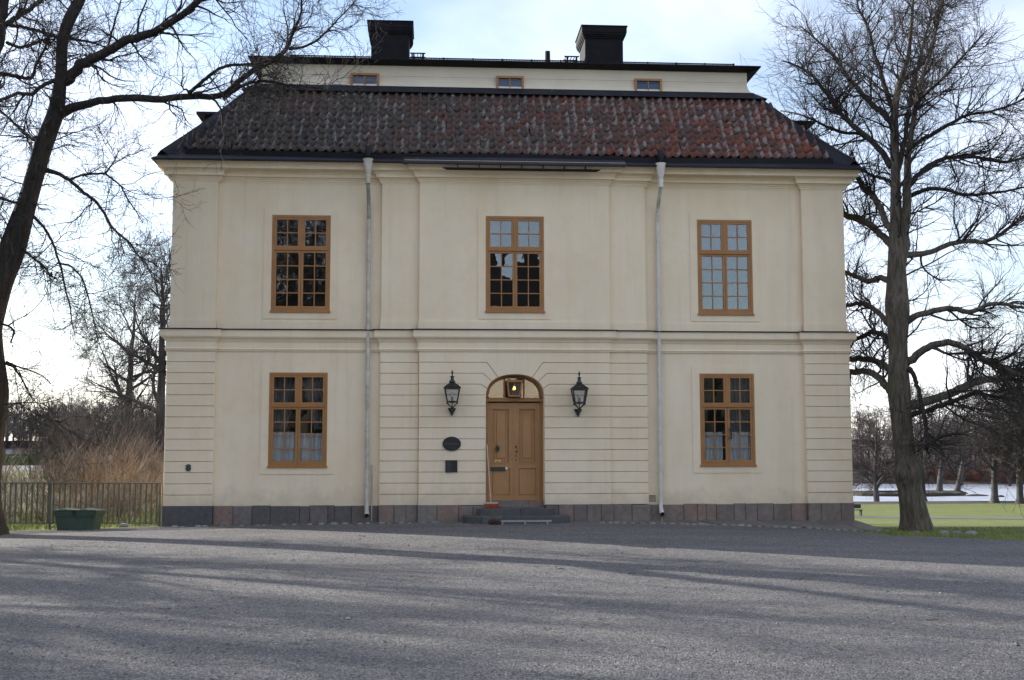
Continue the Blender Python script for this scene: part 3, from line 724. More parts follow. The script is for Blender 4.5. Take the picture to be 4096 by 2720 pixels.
# hip flashings and top flashing
def hip(xe, xa, s):
    a = Vector((xe, T_Y-.30, T_Z-.19)); b = Vector((xa, YA-AF-.02, ZA0-.13)); d = b-a
    m = MB(); V = []; n = 8
    for i in range(n+1):
        p = a+d*i/n+Vector((0, 0, -.05*math.sin(pi*i/n)))
        V += [p+Vector((-s*.26, -.04, -.16)), p+Vector((-s*.12, -.04, .02)), p+Vector((0, 0, .085)), p+Vector((s*.08, .06, .02)), p+Vector((s*.16, .1, -.16))]
    fs = [(5*i+k, 5*i+5+k, 5*i+6+k, 5*i+1+k) if s < 0 else (5*i+k, 5*i+1+k, 5*i+6+k, 5*i+5+k) for i in range(n) for k in range(4)]
    m.add(V, fs).build('hip_flashing', 'flash', ROOF)
hip(TL-.30, AL-AF-.02, -1); hip(TR+.30, AR+AF+.02, 1)
rect_ring([(AL-.42, AR+.42, YA-.42, AB+.42, ZA0-.215), (AL-.17, AR+.17, YA-.17, AB+.17, ZA0-.02), (AL-.13, AR+.13, YA-.13, AB+.13, ZA0+.02), (AL, AR, YA, AB, ZA0+.05)]).build('top_flashing', 'flash', ROOF)

# pantiles
SL = Vector((0, (YA-AF-.06)-T_Y, (ZA0-.19)-T_Z)); SLEN = SL.length; SU = SL.normalized(); SN = Vector((0, -SU.z, SU.y))
TW = .2035; NR = 10; TLn = SLEN/NR
def tile_verts():
    prof = []
    for u in (0, .09, .2, .34, .48, .60, .70, .79, .88, 1.0):
        h = -.034*math.sin(pi*u/.60) if u < .60 else .046*math.sin(pi*(u-.60)/.40)
        prof.append((u*TW*1.06, h))
    n = len(prof); V = []; cr = []
    for lift, s, dz in ((.052, -.045, -.022), (.052, -.045, 0), (.048, TLn*.5, 0), (.030, TLn+.03, 0)):
        for x, h in prof:
            V.append(Vector((x, 0, 0))+SU*s+SN*(lift+h+dz)); cr.append(math.exp(-((x/TW-.70)/.20)**2))
    fs = [(r*n+i, r*n+i+1, (r+1)*n+i+1, (r+1)*n+i) for r in range(3) for i in range(n-1)]
    return V, fs, cr
tv, tf, tcr = tile_verts()
tme = bpy.data.meshes.new('tile'); tme.from_pydata([tuple(v) for v in tv], [], tf); tme.update()
for p in tme.polygons: p.use_smooth = True
a = tme.attributes.new('crest', 'FLOAT', 'POINT'); a.data.foreach_set('value', tcr)
tme.materials.append(MT['tile'])
FV, FQ, FR, FC = [], [], [], []
cnt = 0; rt = random.Random(11); tva = np.array([tuple(v) for v in tv]); tfa = np.array(tf)
for r in range(NR):
    s = r*TLn; o = Vector((0, T_Y, T_Z))+SU*s
    x_lo = TL-.02+(AL-AF-TL)*(s/SLEN)+.13; x_hi = TR+.02+(AR+AF-TR)*(s/SLEN)-.16
    k0 = math.ceil((x_lo-AX)/TW); k1 = math.floor((x_hi-AX)/TW)
    for k in range(k0-1, k1+1):
        jit = Vector((rt.gauss(0, .009), 0, 0))+SU*rt.gauss(0, .013)+SN*abs(rt.gauss(0, .007))
        loc = Vector((AX+k*TW, 0, 0))+Vector((0, o.y, o.z))+jit
        if cnt < 300:
            t_ = link('tile', tme, None, ROOF, loc); t_.rotation_euler = (rt.gauss(0, .015), rt.gauss(0, .03), rt.gauss(0, .022)); cnt += 1
        else:
            FQ.append(tfa+len(FV)*len(tva)); FV.append(tva+np.array(loc)); FR += [rt.random()]*len(tva); FC += tcr
fm = np_mesh('tile_field', np.concatenate(FV), np.concatenate(FQ)); a = fm.attributes.new('rnd', 'FLOAT', 'POINT'); a.data.foreach_set('value', FR)
a = fm.attributes.new('crest', 'FLOAT', 'POINT'); a.data.foreach_set('value', FC)
props(link('tile_field', fm, 'tile_m', ROOF), kind='stuff')
# little hatches standing on the side slopes
for x0, x1, o0, o1, zt in ((-6.10, -4.55, -6.30, -4.50, 10.72), (8.45, 10.35, 8.40, 10.55, 10.76)):
    dm = link('side_dormer', MB().box(x0, x1, 3.7, 5.1, 9.0, zt-.012).mesh('dormer_cheek'), 'black_metal', ROOF); dm.location = -Vector(H.location)-Vector(ROOF.location)
    MB().box(o0, o1, 3.55, 5.25, zt-.012, zt+.055).build('dormer_roof', 'flash', dm)

# attic roof, ladder rail, chimneys
rect_ring([(AL+.02, AR-.02, YA+.02, AB-.02, ZA1+.055), (AL-.03, AR+.03, YA-.03, AB+.03, ZA1+.015), (AL-.27, AR+.27, YA-.27, AB+.27, ZA1+.075), (AL-.30, AR+.30, YA-.30, AB+.30, ZA1+.085), (AL-.30, AR+.30, YA-.30, AB+.30, ZA1+.115), (AL+4.3, AR-4.3, 5.99, 6.01, ZA1+1.22)]).build('attic_roof', 'black_metal', ROOF)
m = MB(); zr = ZA1+.115
m.box(-3.69, 7.80, YA-.11, YA-.082, zr+.080, zr+.105)
for x in np.arange(-3.68, 7.80, .066): m.box(x, x+.020, YA-.108, YA-.084, zr+.030, zr+.0798)
m.box(-3.69, 7.80, YA-.082, YA-.066, zr+.030, zr+.038)
for x in np.arange(-3.5, 7.8, .75): m.box(x, x+.035, YA-.11, YA-.05, zr-.06, zr+.115)
m.build('snow_guard', 'black_metal', ROOF)
def chimney(x0, x1, y0):
    z0, zt = 12.2, 13.97; dep = 1.25
    c = link('chimney', MB().box(x0, x1, y0, y0+dep, z0, zt-.20).mesh('shaft'), 'chimney', ROOF)
    off = Vector(H.location)+Vector(ROOF.location); c.location = -off
    V = MB()
    for d, a, b in ((.03, zt-.36, zt-.31), (.06, zt-.31, zt-.26), (.085, zt-.26, zt-.20), (.10, zt-.20, zt-.02), (.125, zt-.02, zt+.0)): V.box(x0-d, x1+d, y0-d, y0+dep+d, a, b)
    V.build('cap', 'chimney', c)
    g = MB(); gz = zt+.06
    for yy in (y0+.12, y0+dep-.12): g.box(x0+.15, x1-.10, yy-.012, yy+.012, gz-.012, gz+.012)
    for xx in np.linspace(x0+.16, x1-.12, 6): g.box(xx-.01, xx+.01, y0+.12, y0+dep-.12, gz-.01, gz+.010); 
    for xx in (x0+.16, x1-.12): g.box(xx-.01, xx+.01, y0+.11, y0+.13, zt, gz)
    g.build('cap_grille', 'black_metal', c); return c
chimney(-1.765, -.690, 5.2); chimney(4.375, 5.48, 5.2)
def platform(x0, x1, y):
    m = MB(); z = 12.80+.0
    for zz in (z+.30, z+.16): m.box(x0, x1, y, y+.03, zz, zz+.03); m.box(x0, x1, y+.35, y+.38, zz, zz+.03)
    for x in np.linspace(x0+.03, x1-.06, 5): m.box(x, x+.02, y, y+.38, z+.30, z+.32)
    for x in (x0+.06, x1-.10): m.box(x, x+.05, y, y+.05, z-.45, z+.33); m.box(x, x+.05, y+.33, y+.38, z-.45, z+.33)
    m.build('roof_platform', 'black_metal', ROOF)
platform(-.66, -.22, 5.35); platform(3.79, 4.22, 5.35)
p0 = at(2190, 258, 5.3); p1 = at(2190, 206, 5.3)
MB().tube([(p0[0], 5.3, 12.2), (p1[0], 5.3, p1[2])], [.09, .075], 12).build('vent_pipe', 'black_metal', ROOF)
q = [at(2958, 207, 1.6), at(2963, 240, 1.6), at(2968, 262, 1.6), at(2985, 270, 1.55), at(3010, 271, 1.5)]
MB().tube([(*p[:2], p[2]) for p in q], [.006, .008, .009, .009, .009], 5).build('lightning_rod', 'zinc', ROOF)

# ---- downpipes
def downpipe(px, mat, mat2, lean):
    y = YW-.10; top = ZC+.47
    d = link('downpipe', MB().tube([(px+lean, -.36, 7.99), (px+lean*.9, -.25, 7.86), (px+lean*.7, y-.02, 7.55), (px+lean*.5, y, 7.2)], .047, 12).mesh('offset'), mat2, H)
    d.location = -Vector(H.location)
    MB().lathe([(.066, 8.22), (.088, 8.33), (.118, 8.50), (.126, 8.565), (.116, 8.57), (.075, 8.36), (.05, 8.23)], px+lean, -.40, 14).lathe([(.052, 7.98), (.060, 7.985), (.060, 8.22), (.078, 8.225)], px+lean, -.40, 14).build('rainwater_head', mat, d, True)
    MB().tube([(px+lean, -.42, 8.85), (px+lean, -.46, 8.72), (px+lean, -.46, 8.60)], [.075, .085, .05], 10).build('gutter_spout', 'flash', d, True)
    zs_ = [7.25, 5.9, 4.35, 2.9, 1.6, .62]
    for i in range(len(zs_)-1):
        f0 = (zs_[i]-.4)/6.8; f1 = (zs_[i+1]-.4)/6.8
        MB().tube([(px+lean*.5*f0, y, zs_[i]), (px+lean*.5*f1, y, zs_[i+1]-.03)], [.047, .0495], 14).build('pipe_length', mat if i else mat, d, True)
    for zz in (6.6, 4.9, 3.5, 2.2, 1.25):
        m = MB().lathe([(.050, zz), (.056, zz+.005), (.056, zz+.035), (.050, zz+.04)], px+lean*.5*(zz-.4)/6.8, y, 14); m.box(px-.012, px+.012, y+.04, YW+.02, zz+.008, zz+.030); m.build('clamp', mat, d)
    MB().tube([(px, y, .62), (px, y, .40), (px+.006, y-.035, .31), (px+.012, y-.11, .255)], [.0495, .05, .055, .060], 14, False).build('shoe', mat, d, True)
    MB().tube([(px+.0115, y-.102, .258), (px+.0122, y-.107, .2555)], [.057, .057], 14).build('shoe_mouth', 'black', d)
downpipe(PXL, 'zinc', 'stain_pipe', -.02); downpipe(PXR, 'zinc_blue', 'zinc', .02)
MB().tube([(-1.375, YW-.03, .12), (-1.375, YW-.03, 1.30)], .012, 8).box(-1.395, -1.355, YW-.05, YW+.01, 1.28, 1.42).build('earth_rod', 'zinc', H)
MB().tube([(5.43, YW-.12, .02), (5.43, YW-.12, .17)], .012, 8).build('earth_rod', 'zinc', H)
# wall vent with slots, shield emblem
vg = link('wall_vent', MB().box(5.13, 5.315, YW-.006, YW+.02, .535, .70).mesh('vent_plate'), 'plaster', H); vg.location = -Vector(H.location)
for i in range(6): MB().box(5.14, 5.31, YW-.010, YW-.0062, .542+i*.027, .554+i*.027).build('slot', 'black', vg)
sh = [(-.055, -.03), (-.045, -.075), (0, -.105), (.045, -.075), (.055, -.03), (.042, .0), (.055, .045), (.025, .055), (0, .068), (-.025, .055), (-.055, .045), (-.042, 0)]
sc_ = at(753, 1868, -.02)
props(MB().prism([(sc_[0]+x*1.15, sc_[2]+z) for x, z in sh], -.022, .004).build('wall_emblem', 'shield'), 'small dark shield shaped emblem on the corner pilaster', 'emblem')

# ---- door
DY = .26; DZ0 = .575
D = link('door', MB().wall(AX-DA, AX+DA, DY-.02, DY+.12, DZ0-.02, 2.99, [(AX-DA+.062, AX+DA-.062, DZ0-.02, 2.92)]).mesh('door_frame'), 'wood', H); D.location = -Vector(H.location)
for s in (-1, 1):
    x0, x1 = (AX-DA+.064, AX-.004) if s < 0 else (AX+.004, AX+DA-.064)
    lf = link('leaf', MB().box(x0, x1, DY+.03, DY+.075, DZ0, 2.875).mesh('leaf_board'), 'door', D); lf.location = -Vector(H.location)-Vector(D.location)
    st = .095; m = MB()
    m.box(x0, x0+st, DY, DY+.0295, DZ0, 2.875); m.box(x1-st, x1, DY, DY+.0295, DZ0, 2.875)
    for z0, z1 in ((DZ0, DZ0+.11), (1.33, 1.45), (2.76, 2.875)): m.box(x0+st, x1-st, DY, DY+.0295, z0, z1)
    m.build('stile', 'door', lf)
    m = MB(); ring(m, x0+st, x1-st, 1.45, 2.76, .03, DY-.012, DY+.0295); ring(m, x0+st+.045, x1-st-.045, 1.495, 2.715, .015, DY+.012, DY+.0298)
    m.build('moulding', 'door', lf); MB().cham(x0+st+.10, x1-st-.10, DY+.012, DY+.0299, 1.56, 2.65, .016).build('panel', 'door', lf)
    MB().cham(x0+st+.02, x1-st-.02, DY+.018, DY+.0297, DZ0+.13, 1.315, .008).build('panel', 'door', lf)
MB().box(AX-.016, AX+.016, DY-.012, DY-.0003, DZ0+.02, 2.87).build('astragal', 'door', D)
MB().box(AX-DA+.0, AX+DA, DY-.075, DY+.10, 2.905, 2.99).box(AX-DA+.0, AX+DA, DY-.09, DY-.0753, 2.975, 2.99).build('transom', 'wood', D)
# fanlight
ao = [(AX+o, arch(o)+.012) for o in np.linspace(-DA, DA, 33)]
def inner(o): return 2.99+(arch(o/(DA-.07)*DA)-2.99)*.885
ai = [(AX+o, max(2.99+.03, inner(o))) for o in np.linspace(-(DA-.07), DA-.07, 33)]
m = MB(); n = 33
V = [(x, DY-.04, z) for x, z in ao]+[(x, DY-.04, z) for x, z in ai]+[(x, DY+.10, z) for x, z in ao]+[(x, DY+.10, z) for x, z in ai]
fs = []
for i in range(n-1): fs += [(i, n+i, n+i+1, i+1), (n+i, 3*n+i, 3*n+i+1, n+i+1), (2*n+i+1, 3*n+i+1, 3*n+i, 2*n+i)]
fs += [(0, 2*n, 3*n, n), (n-1, 2*n-1, 4*n-1, 3*n-1)]
m.add(V, fs)
for o in (-.232, .235): m.box(AX+o-.018, AX+o+.018, DY-.03, DY+.09, 2.99, inner(o)+.01)
m.build('fanlight_frame', 'wood', D)
for a, b in ((-DA+.08, -.25), (-.214, .217), (.253, DA-.08)):
    os_ = np.linspace(a, b, 9); poly = [(AX+a, 2.985), (AX+b, 2.985)]+[(AX+o, inner(o)+.02) for o in os_[::-1]]
    MB().prism(poly, DY+.03, DY+.036).build('pane', 'glass', D)
# lit lantern box in the fanlight
L = link('fanlight_lantern', MB().box(AX-.19, AX+.19, DY-.30, DY+.02, 3.375, 3.40).box(AX-.14, AX+.14, DY-.26, DY+.02, 3.01, 3.03).mesh('lantern_top'), 'wood', D); L.location = -Vector(H.location)-Vector(D.location)
m = MB()
for s in (-1, 1):
    m.bar((AX+s*.125, DY-.25, 3.02), (AX+s*.175, DY-.28, 3.385), .028); m.bar((AX+s*.125, DY+.01, 3.02), (AX+s*.175, DY+.01, 3.385), .028)
m.bar((AX-.14, DY-.25, 3.035), (AX+.14, DY-.25, 3.035), .03); m.bar((AX-.18, DY-.28, 3.37), (AX+.18, DY-.28, 3.37), .03)
m.build('lantern_frame', 'wood', L)
MB().add([(AX-.12, DY-.247, 3.04), (AX+.12, DY-.247, 3.04), (AX+.168, DY-.277, 3.37), (AX-.168, DY-.277, 3.37)], [(0,1,2,3)]).build('pane', 'lamp_glass', L)
MB().lathe([(.006, 3.375), (.006, 3.32), (.016, 3.318), (.018, 3.27), (.013, 3.262)], AX, DY-.13, 10).build('bulb_holder', 'steel', L)
MB().lathe([(.012, 3.262), (.026, 3.235), (.032, 3.215), (.026, 3.192), (.008, 3.18)], AX, DY-.13, 12).build('bulb', 'bulb', L, True)
# dark hall behind the door
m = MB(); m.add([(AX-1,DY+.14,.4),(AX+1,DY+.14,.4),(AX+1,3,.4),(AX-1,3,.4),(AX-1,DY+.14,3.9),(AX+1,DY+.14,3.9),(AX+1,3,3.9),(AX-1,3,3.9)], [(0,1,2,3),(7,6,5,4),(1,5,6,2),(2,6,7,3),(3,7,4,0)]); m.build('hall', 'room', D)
# door fittings
kn = at(1990, 1795, DY)
MB().prism([(kn[0]+x, kn[2]+z) for x, z in ((0, -.085), (.030, -.035), (.048, .01), (.034, .045), (.012, .055), (.012, .075), (0, .10), (-.012, .075), (-.012, .055), (-.034, .045), (-.048, .01), (-.030, -.035))], DY-.03, DY+.02).build('knocker', 'iron', D)
bp = at(1991, 1845, DY); m = MB()
m.prism([(bp[0]+x, bp[2]+z) for x, z in ((-.075, -.018), (-.062, -.030), (.062, -.030), (.075, -.018), (.075, .018), (.062, .030), (-.062, .030), (-.075, .018))], DY-.004, DY+.011); m.build('name_plate', 'brass', D)
MB().box(bp[0]-.04, bp[0]+.04, DY-.0055, DY-.0042, bp[2]-.006, bp[2]+.006).build('engraving', 'old_brass', D)
mb_ = at(1992, 1876, DY); MB().box(mb_[0]-.185, mb_[0]+.175, DY-.006, DY+.001, mb_[2]-.048, mb_[2]+.048).box(mb_[0]-.15, mb_[0]+.14, DY-.009, DY-.0062, mb_[2]-.028, mb_[2]+.030).build('letter_slot', 'old_brass', D)
bt = at(2026, 1873, DY); MB().prism([(bt[0]+.030*math.cos(a), bt[2]+.030*math.sin(a)) for a in np.linspace(0, 2*pi, 16, endpoint=False)], DY-.010, DY+.001).build('bell_plate', 'white_paint', D)
m = MB()
for py, r in ((1787, .022), (1823, .015), (1840, .015)):
    c = at(2064, py, DY); m.prism([(c[0]+r*.8*math.cos(a), c[2]+r*1.3*math.sin(a)) for a in np.linspace(0, 2*pi, 12, endpoint=False)], DY-.018, DY+.001)
m.build('keyhole_plate', 'iron', D)
c = at(2066, 1806, DY); MB().tube([(c[0], DY, c[2]), (c[0], DY-.05, c[2]), (c[0], DY-.055, c[2])], [.012, .024, .012], 10).build('door_knob', 'rust', D)
# threshold stones
for x0, x1 in ((AX-.72, AX-.37), (AX-.366, AX+.34), (AX+.344, AX+.72)): MB().cham(x0, x1, .14, .6, .25, .572, .012).build('stone', 'plinth', H)

# ------------------------------------------------------------------ steps
ST = empty('door_steps', (AX, -.6, .1), 'two dark grey stone steps with rounded ends below the door', 'steps')
def step(half, depth, z0, z1, cuts, r):
    def front(x):
        d = half-abs(x)
        return depth if d > r else depth-r*.95+r*.95*math.sqrt(max(0, 1-((r-d)/r)**2))
    xs_ = [-half]+cuts+[half]
    for a, b in zip(xs_[:-1], xs_[1:]):
        g = .004; xx = np.unique(np.concatenate([np.linspace(a+g, b-g, 14), [a+g, b-g]]))
        poly = [(AX+a+g, .13), ]+[(AX+x, -front(x)) for x in xx]+[(AX+b-g, .13)]
        MB().extrude_z(poly, z0, z1).build('step_stone', 'step', ST)
step(1.22, 1.02, -.15, .262, [-.82, -.33, .36], .42); step(.90, .62, .255, .415, [.08], .30)

# ------------------------------------------------------------------ wall lanterns
def lantern(cx, zt, label):
    y = YC-.30; z = zt; Lt = empty('wall_lantern', (cx, YC, z-1.02), label, 'lantern', 'wall lanterns beside the door')
    MB().lathe([(.004, z), (.010, z-.03), (.026, z-.065), (.028, z-.085), (.012, z-.115), (.010, z-.14), (.045, z-.155), (.060, z-.165), (.036, z-.175), (.036, z-.215), (.045, z-.245), (.070, z-.275), (.078, z-.288), (.078, z-.298), (.060, z-.31), (.055, z-.335)], cx, y, 12).build('finial', 'iron', Lt, True)
    def fr(h, zz): return [(cx-h, y-h, zz), (cx+h, y-h, zz), (cx+h, y+h, zz), (cx-h, y+h, zz)]
    a, b, c, d = fr(.065, z-.325), fr(.185, z-.425), fr(.168, z-.44), fr(.115, z-.745)
    m = MB()
    for i in range(4):
        m.bar(a[i], b[i], .024); m.bar(c[i], d[i], .030); m.bar(b[i], b[(i+1) % 4], .028, .022); m.bar(c[i], c[(i+1) % 4], .026); m.bar(d[i], d[(i+1) % 4], .030); m.bar(a[i], a[(i+1) % 4], .018)
        m.lathe([(.008, z-.80), (.017, z-.79), (.017, z-.765), (.012, z-.745)], d[i][0], d[i][1], 8)
    m.box(cx-.115, cx+.115, y-.115, y+.115, z-.757, z-.745); m.lathe([(.060, z-.775), (.075, z-.757)], cx, y, 12); m.build('lantern_frame', 'iron', Lt)
    for i in range(4):
        j = (i+1) % 4
        MB().add([c[i], c[j], d[j], d[i]], [(3,2,1,0)]).build('pane', 'lamp_glass', Lt); MB().add([a[i], a[j], b[j], b[i]], [(3,2,1,0)]).build('pane', 'lamp_glass', Lt)
    MB().lathe([(.028, z-.745), (.028, z-.64), (.024, z-.64)], cx, y, 12).build('lamp_holder', 'steel', Lt)
    MB().lathe([(.012, z-.64), (.024, z-.615), (.027, z-.595), (.020, z-.572), (.006, z-.563)], cx, y, 12).build('bulb', 'bulb_off', Lt, True)
    m = MB(); zb = z-.905
    for i in range(4): m.tube([(d[i][0], d[i][1], z-.765), (cx+(d[i][0]-cx)*.55, y+(d[i][1]-y)*.55, z-.83), (cx, y+.02, zb)], .010, 6)
    m.lathe([(.010, z-.775), (.010, z-.83), (.016, z-.85), (.020, z-.895), (.014, z-.92)], cx, y, 8)
    m.tube([(cx, y, zb-.01), (cx, y+.10, zb-.03), (cx, YC-.03, zb-.02)], [.020, .024, .030], 8); m.build('bracket_arm', 'iron', Lt)
    MB().prism([(cx-.065, zb-.06), (cx-.092, zb+.015), (cx-.085, zb+.022), (cx+.085, zb+.022), (cx+.092, zb+.015), (cx+.065, zb-.06), (cx+.022, zb-.062), (cx+.048, zb-.085), (cx+.038, zb-.11), (cx, zb-.165), (cx-.038, zb-.11), (cx-.048, zb-.085), (cx-.022, zb-.062)][::1], YC-.05, YC+.012).build('wall_plate', 'iron', Lt)
lantern(.478, 3.62, 'black glazed wall lantern above the oval black sign')
lantern(3.440, 3.60, 'black glazed wall lantern on the plain side of the door, no sign below it')

# ------------------------------------------------------------------ signs
def text(name, body, size, x, y, z, mat, parent, width, shear=0):
    cu = bpy.data.curves.new(name, 'FONT'); cu.body = body; cu.size = size; cu.align_x = 'CENTER'; cu.align_y = 'CENTER'; cu.shear = shear; cu.extrude = .0008; cu.resolution_u = 2
    o = bpy.data.objects.new(name, cu); COL.objects.link(o)
    dg = bpy.context.evaluated_depsgraph_get(); me = bpy.data.meshes.new_from_object(o.evaluated_get(dg)); bpy.data.objects.remove(o)
    vs_ = np.empty(len(me.vertices)*3, np.float32); me.vertices.foreach_get('co', vs_); vs_ = vs_.reshape(-1, 3)
    k = width/(vs_[:, 0].max()-vs_[:, 0].min())
    nv = np.stack([x+vs_[:, 0]*k, y-vs_[:, 2], z+vs_[:, 1]*max(k, .6)], -1).astype(np.float32); me.vertices.foreach_set('co', nv.ravel()); me.update(); me.materials.clear()
    return link(name, me, mat, parent)
SO = props(MB().prism([(.476+.213*math.cos(a), 1.906+.165*math.sin(a)) for a in np.linspace(0, 2*pi, 40, endpoint=False)], YC-.035, YC+.01, .006).build('oval_sign', 'sign'), 'oval black sign with faint script lettering', 'sign')
text('lettering', 'Kommendantsflygeln', .05, .476, YC-.036, 1.906, 'sign_text', SO, .335, .35)
SQ = empty('info_plaque', (.472, YC, 1.26), 'square black information plaque with faint print under the oval sign', 'plaque')
MB().cham(.472-.135, .472+.135, YC-.045, YC-.008, 1.390-.135, 1.390+.135, .006).build('plaque_face', 'sign', SQ)
MB().box(.472-.150, .472+.137, YC-.010, YC+.01, 1.390-.152, 1.390+.137).build('back_plate', 'steel', SQ)
m = MB()
m.box(.362, .455, YC-.0462, YC-.0452, 1.494, 1.503)
for i in range(9): m.box(.362, .482-.015*rs.random(), YC-.0462, YC-.0452, 1.474-.0125*i-.006, 1.474-.0125*i)
for i in range(9): m.box(.362, .475-.02*rs.random(), YC-.0462, YC-.0452, 1.345-.0125*i-.006, 1.345-.0125*i)
m.build('print_lines', 'sign_grey', SQ)

# ------------------------------------------------------------------ broom, boot scraper
b0 = at(1948, 1778, YC-.02); b1 = at(1962, 2016, -.25)
BR = empty('broom', (float(b1[0]), -.25, .415), 'broom with pale handle and red bristles leaning by the door', 'broom')
hd = Vector((float(b1[0])+.01, -.27, .53)); tp = Vector((float(b0[0]), YC-.02, float(b0[2])))
MB().tube([hd, tp], .013, 8).build('handle', 'handle', BR, True)
MB().box(hd.x-.155, hd.x+.165, -.31, -.23, .525, .56).build('broom_head', 'handle', BR)
m = MB(); rb = random.Random(2)
for i in range(34):
    for j in range(4):
        x = hd.x-.15+.31*i/33; yy = -.303+.066*j/3; m.bar((x, yy, .527), (x+.04+rb.gauss(0, .008), yy+rb.gauss(-.01, .012), .416), .0095)
m.build('bristles', 'bristle', BR)
s0 = gnd(1985, 2091, .09); BS = empty('boot_scraper', (AX, -1.45, .1), 'low steel boot scraper with brush in front of the steps', 'boot scraper')
z_ = .10; yb = -1.35; xs0, xs1 = 1.50, 2.68
MB().bar((xs0, yb, z_+.085), (xs1, yb, z_+.085), .05, .035).build('bar', 'steel', BS)
for x in (xs0+.09, (xs0+xs1)/2, xs1-.09): MB().box(x-.016, x+.016, yb-.016, yb+.016, z_-.1, z_+.07).build('leg', 'steel', BS)
m = MB()
for i in range(160):
    x = xs0-.20+.24*rb.random(); yy = yb+rb.gauss(0, .05); m.bar((x, yy, z_+.0), (x+rb.gauss(0, .02), yy+rb.gauss(0, .02), z_+.06+.07*rb.random()), .012)
m.build('brush', 'rust', BS)

# ------------------------------------------------------------------ paved apron and edging cobbles
PVE = empty('paved_apron', (AX, -.5, 0), 'strip of worn stone slabs along the foot of the house', 'paving', kind='structure')
rp_ = random.Random(9)
def zwall(x):
    d = x-1.95; return .10-.0003*d*d if d > 0 else .075-.0011*d*d
def slab(x0, x1, sk, y0, y1):
    c = [(x0, y0), (x1, y0), (x1+sk, y1), (x0+sk, y1)]
    c = [(x+rp_.gauss(0, .012), y+rp_.gauss(0, .010)) for x, y in c]; t = rp_.uniform(.018, .034); tilt = rp_.gauss(0, .005)
    def z(i, x, y): return (zwall(x) if i < 2 else float(hgt(x, y))+t)+tilt*(1 if i in (1, 2) else -1)
    V = [(x, y, z(i, x, y)) for i, (x, y) in enumerate(c)]+[(x, y, z(i, x, y)-.12) for i, (x, y) in enumerate(c)]
    MB().add(V, [(3,2,1,0),(0,1,5,4),(1,2,6,5),(2,3,7,6),(3,0,4,7)]).build('slab', 'slab', PVE)
x = 4.0
while x < 10.0:
    w = rp_.uniform(.38, .56); slab(x, x+w-.022, .30+.02*(x-4), .06 if 5.2 < x < 8.85 else -.04, -.74); x += w
x = -5.9
while x < -.1:
    w = rp_.uniform(.42, .70); slab(x, x+w-.022, -.16-.01*rp_.random(), .06 if -5.0 < x < -1.3 else -.04, -.50-.02*rp_.random()); x += w
def cob(x, y, s):
    m = MB(); n = 7; z = float(hgt(x, y)); h = s*.42; a0 = rp_.random()*6
    ring_ = [(x+s*(1+.25*rp_.gauss(0, .5))*math.cos(a0+2*pi*k/n)*.62, y+s*math.sin(a0+2*pi*k/n)*.40) for k in range(n)]
    V = [(px, py, z-.04) for px, py in ring_]+[(px, py, z+h*.55) for px, py in ring_]+[(x+(px-x)*.6, y+(py-y)*.6, z+h) for px, py in ring_]
    fs = [tuple(range(2*n, 3*n))]
    for r in (0, n):
        for k in range(n): j = (k+1) % n; fs.append((r+k, r+j, r+n+j, r+n+k))
    m.add(V, fs).build('cobble', 'cobble', PVE, True)
x = 3.9
while x < 10.6: cob(x, -.84-.015*(x-4)+rp_.gauss(0, .03), rp_.uniform(.07, .14)); x += rp_.uniform(.12, .26)
x = -6.0
while x < .3: cob(x, -.62+rp_.gauss(0, .03), rp_.uniform(.06, .15)); x += rp_.uniform(.14, .36)
for x, y, s in ((11.5, -1.9, .2), (11.75, -2.05, .2), (12.0, -2.2, .22), (10.95, -1.65, .14)): cob(x-.1, y, s)

# ------------------------------------------------------------------ fence, grit bin
FN = empty('garden_fence', (-8.5, .3, 0), 'low green painted metal fence joining the house corner', 'fence')
fa = Vector((-6.20, .20, 0)); fb = Vector((-12.4, .52, 0)); fd = fb-fa; fl = fd.length; ft = fd.normalized()
def fp(s, z): p = fa+ft*s; return Vector((p.x, p.y, z))
MB().bar(fp(0, 1.0), fp(fl, 1.035), .045, .032).build('top_rail', 'fence', FN); MB().bar(fp(0, .095), fp(fl, .115), .03, .032).build('bottom_rail', 'fence', FN)
fbar = MB().box(-.022, .022, -.006, .006, .09, .995).mesh('bar'); s = .11
while s < fl:
    p = fp(s, 0); o = link('bar', fbar, 'fence', FN, (p.x, p.y, .004*s)); o.rotation_euler = (random.gauss(0, .006), random.gauss(0, .008), math.atan2(ft.y, ft.x)); s += .1245
for s in (.04, 2.55, 5.1):
    p = fp(s, 0); MB().box(p.x-.022, p.x+.022, p.y-.022, p.y+.022, -.2, 1.01).build('post', 'fence', FN)
G = empty('grit_bin', (-7.9, -.35, 0), 'dark green plastic grit bin with lid by the fence', 'bin'); gr = math.radians(-9)
cg, sg = math.cos(gr), math.sin(gr); GX, GY = -7.93, -.24
def gp(x, y, z): return (GX+x*cg-y*sg, GY+x*sg+y*cg, z)
def frus(a, b, z0, z1):
    V = [gp(sx*a[0], sy*a[1], z0) for sx, sy in ((-1,-1),(1,-1),(1,1),(-1,1))]+[gp(sx*b[0], sy*b[1], z1) for sx, sy in ((-1,-1),(1,-1),(1,1),(-1,1))]
    return V, [(0,3,2,1),(4,5,6,7),(0,1,5,4),(1,2,6,5),(2,3,7,6),(3,0,4,7)]
zb = float(hgt(-7.9, -.3)); MB().add(*frus((.41, .19), (.46, .22), zb-.02, zb+.32)).build('tub', 'bin', G)
MB().add(*frus((.475, .24), (.505, .255), zb+.315, zb+.425)).build('rim', 'bin', G)
m = MB().add(*frus((.502, .253), (.497, .25), zb+.432, zb+.462))
for cx in (-.26, .20):
    V, f_ = frus((.085, .255), (.07, .23), zb+.462, zb+.482); sh_ = Vector(gp(cx, 0, 0))-Vector(gp(0, 0, 0)); m.add([Vector(v)+sh_ for v in V], f_)
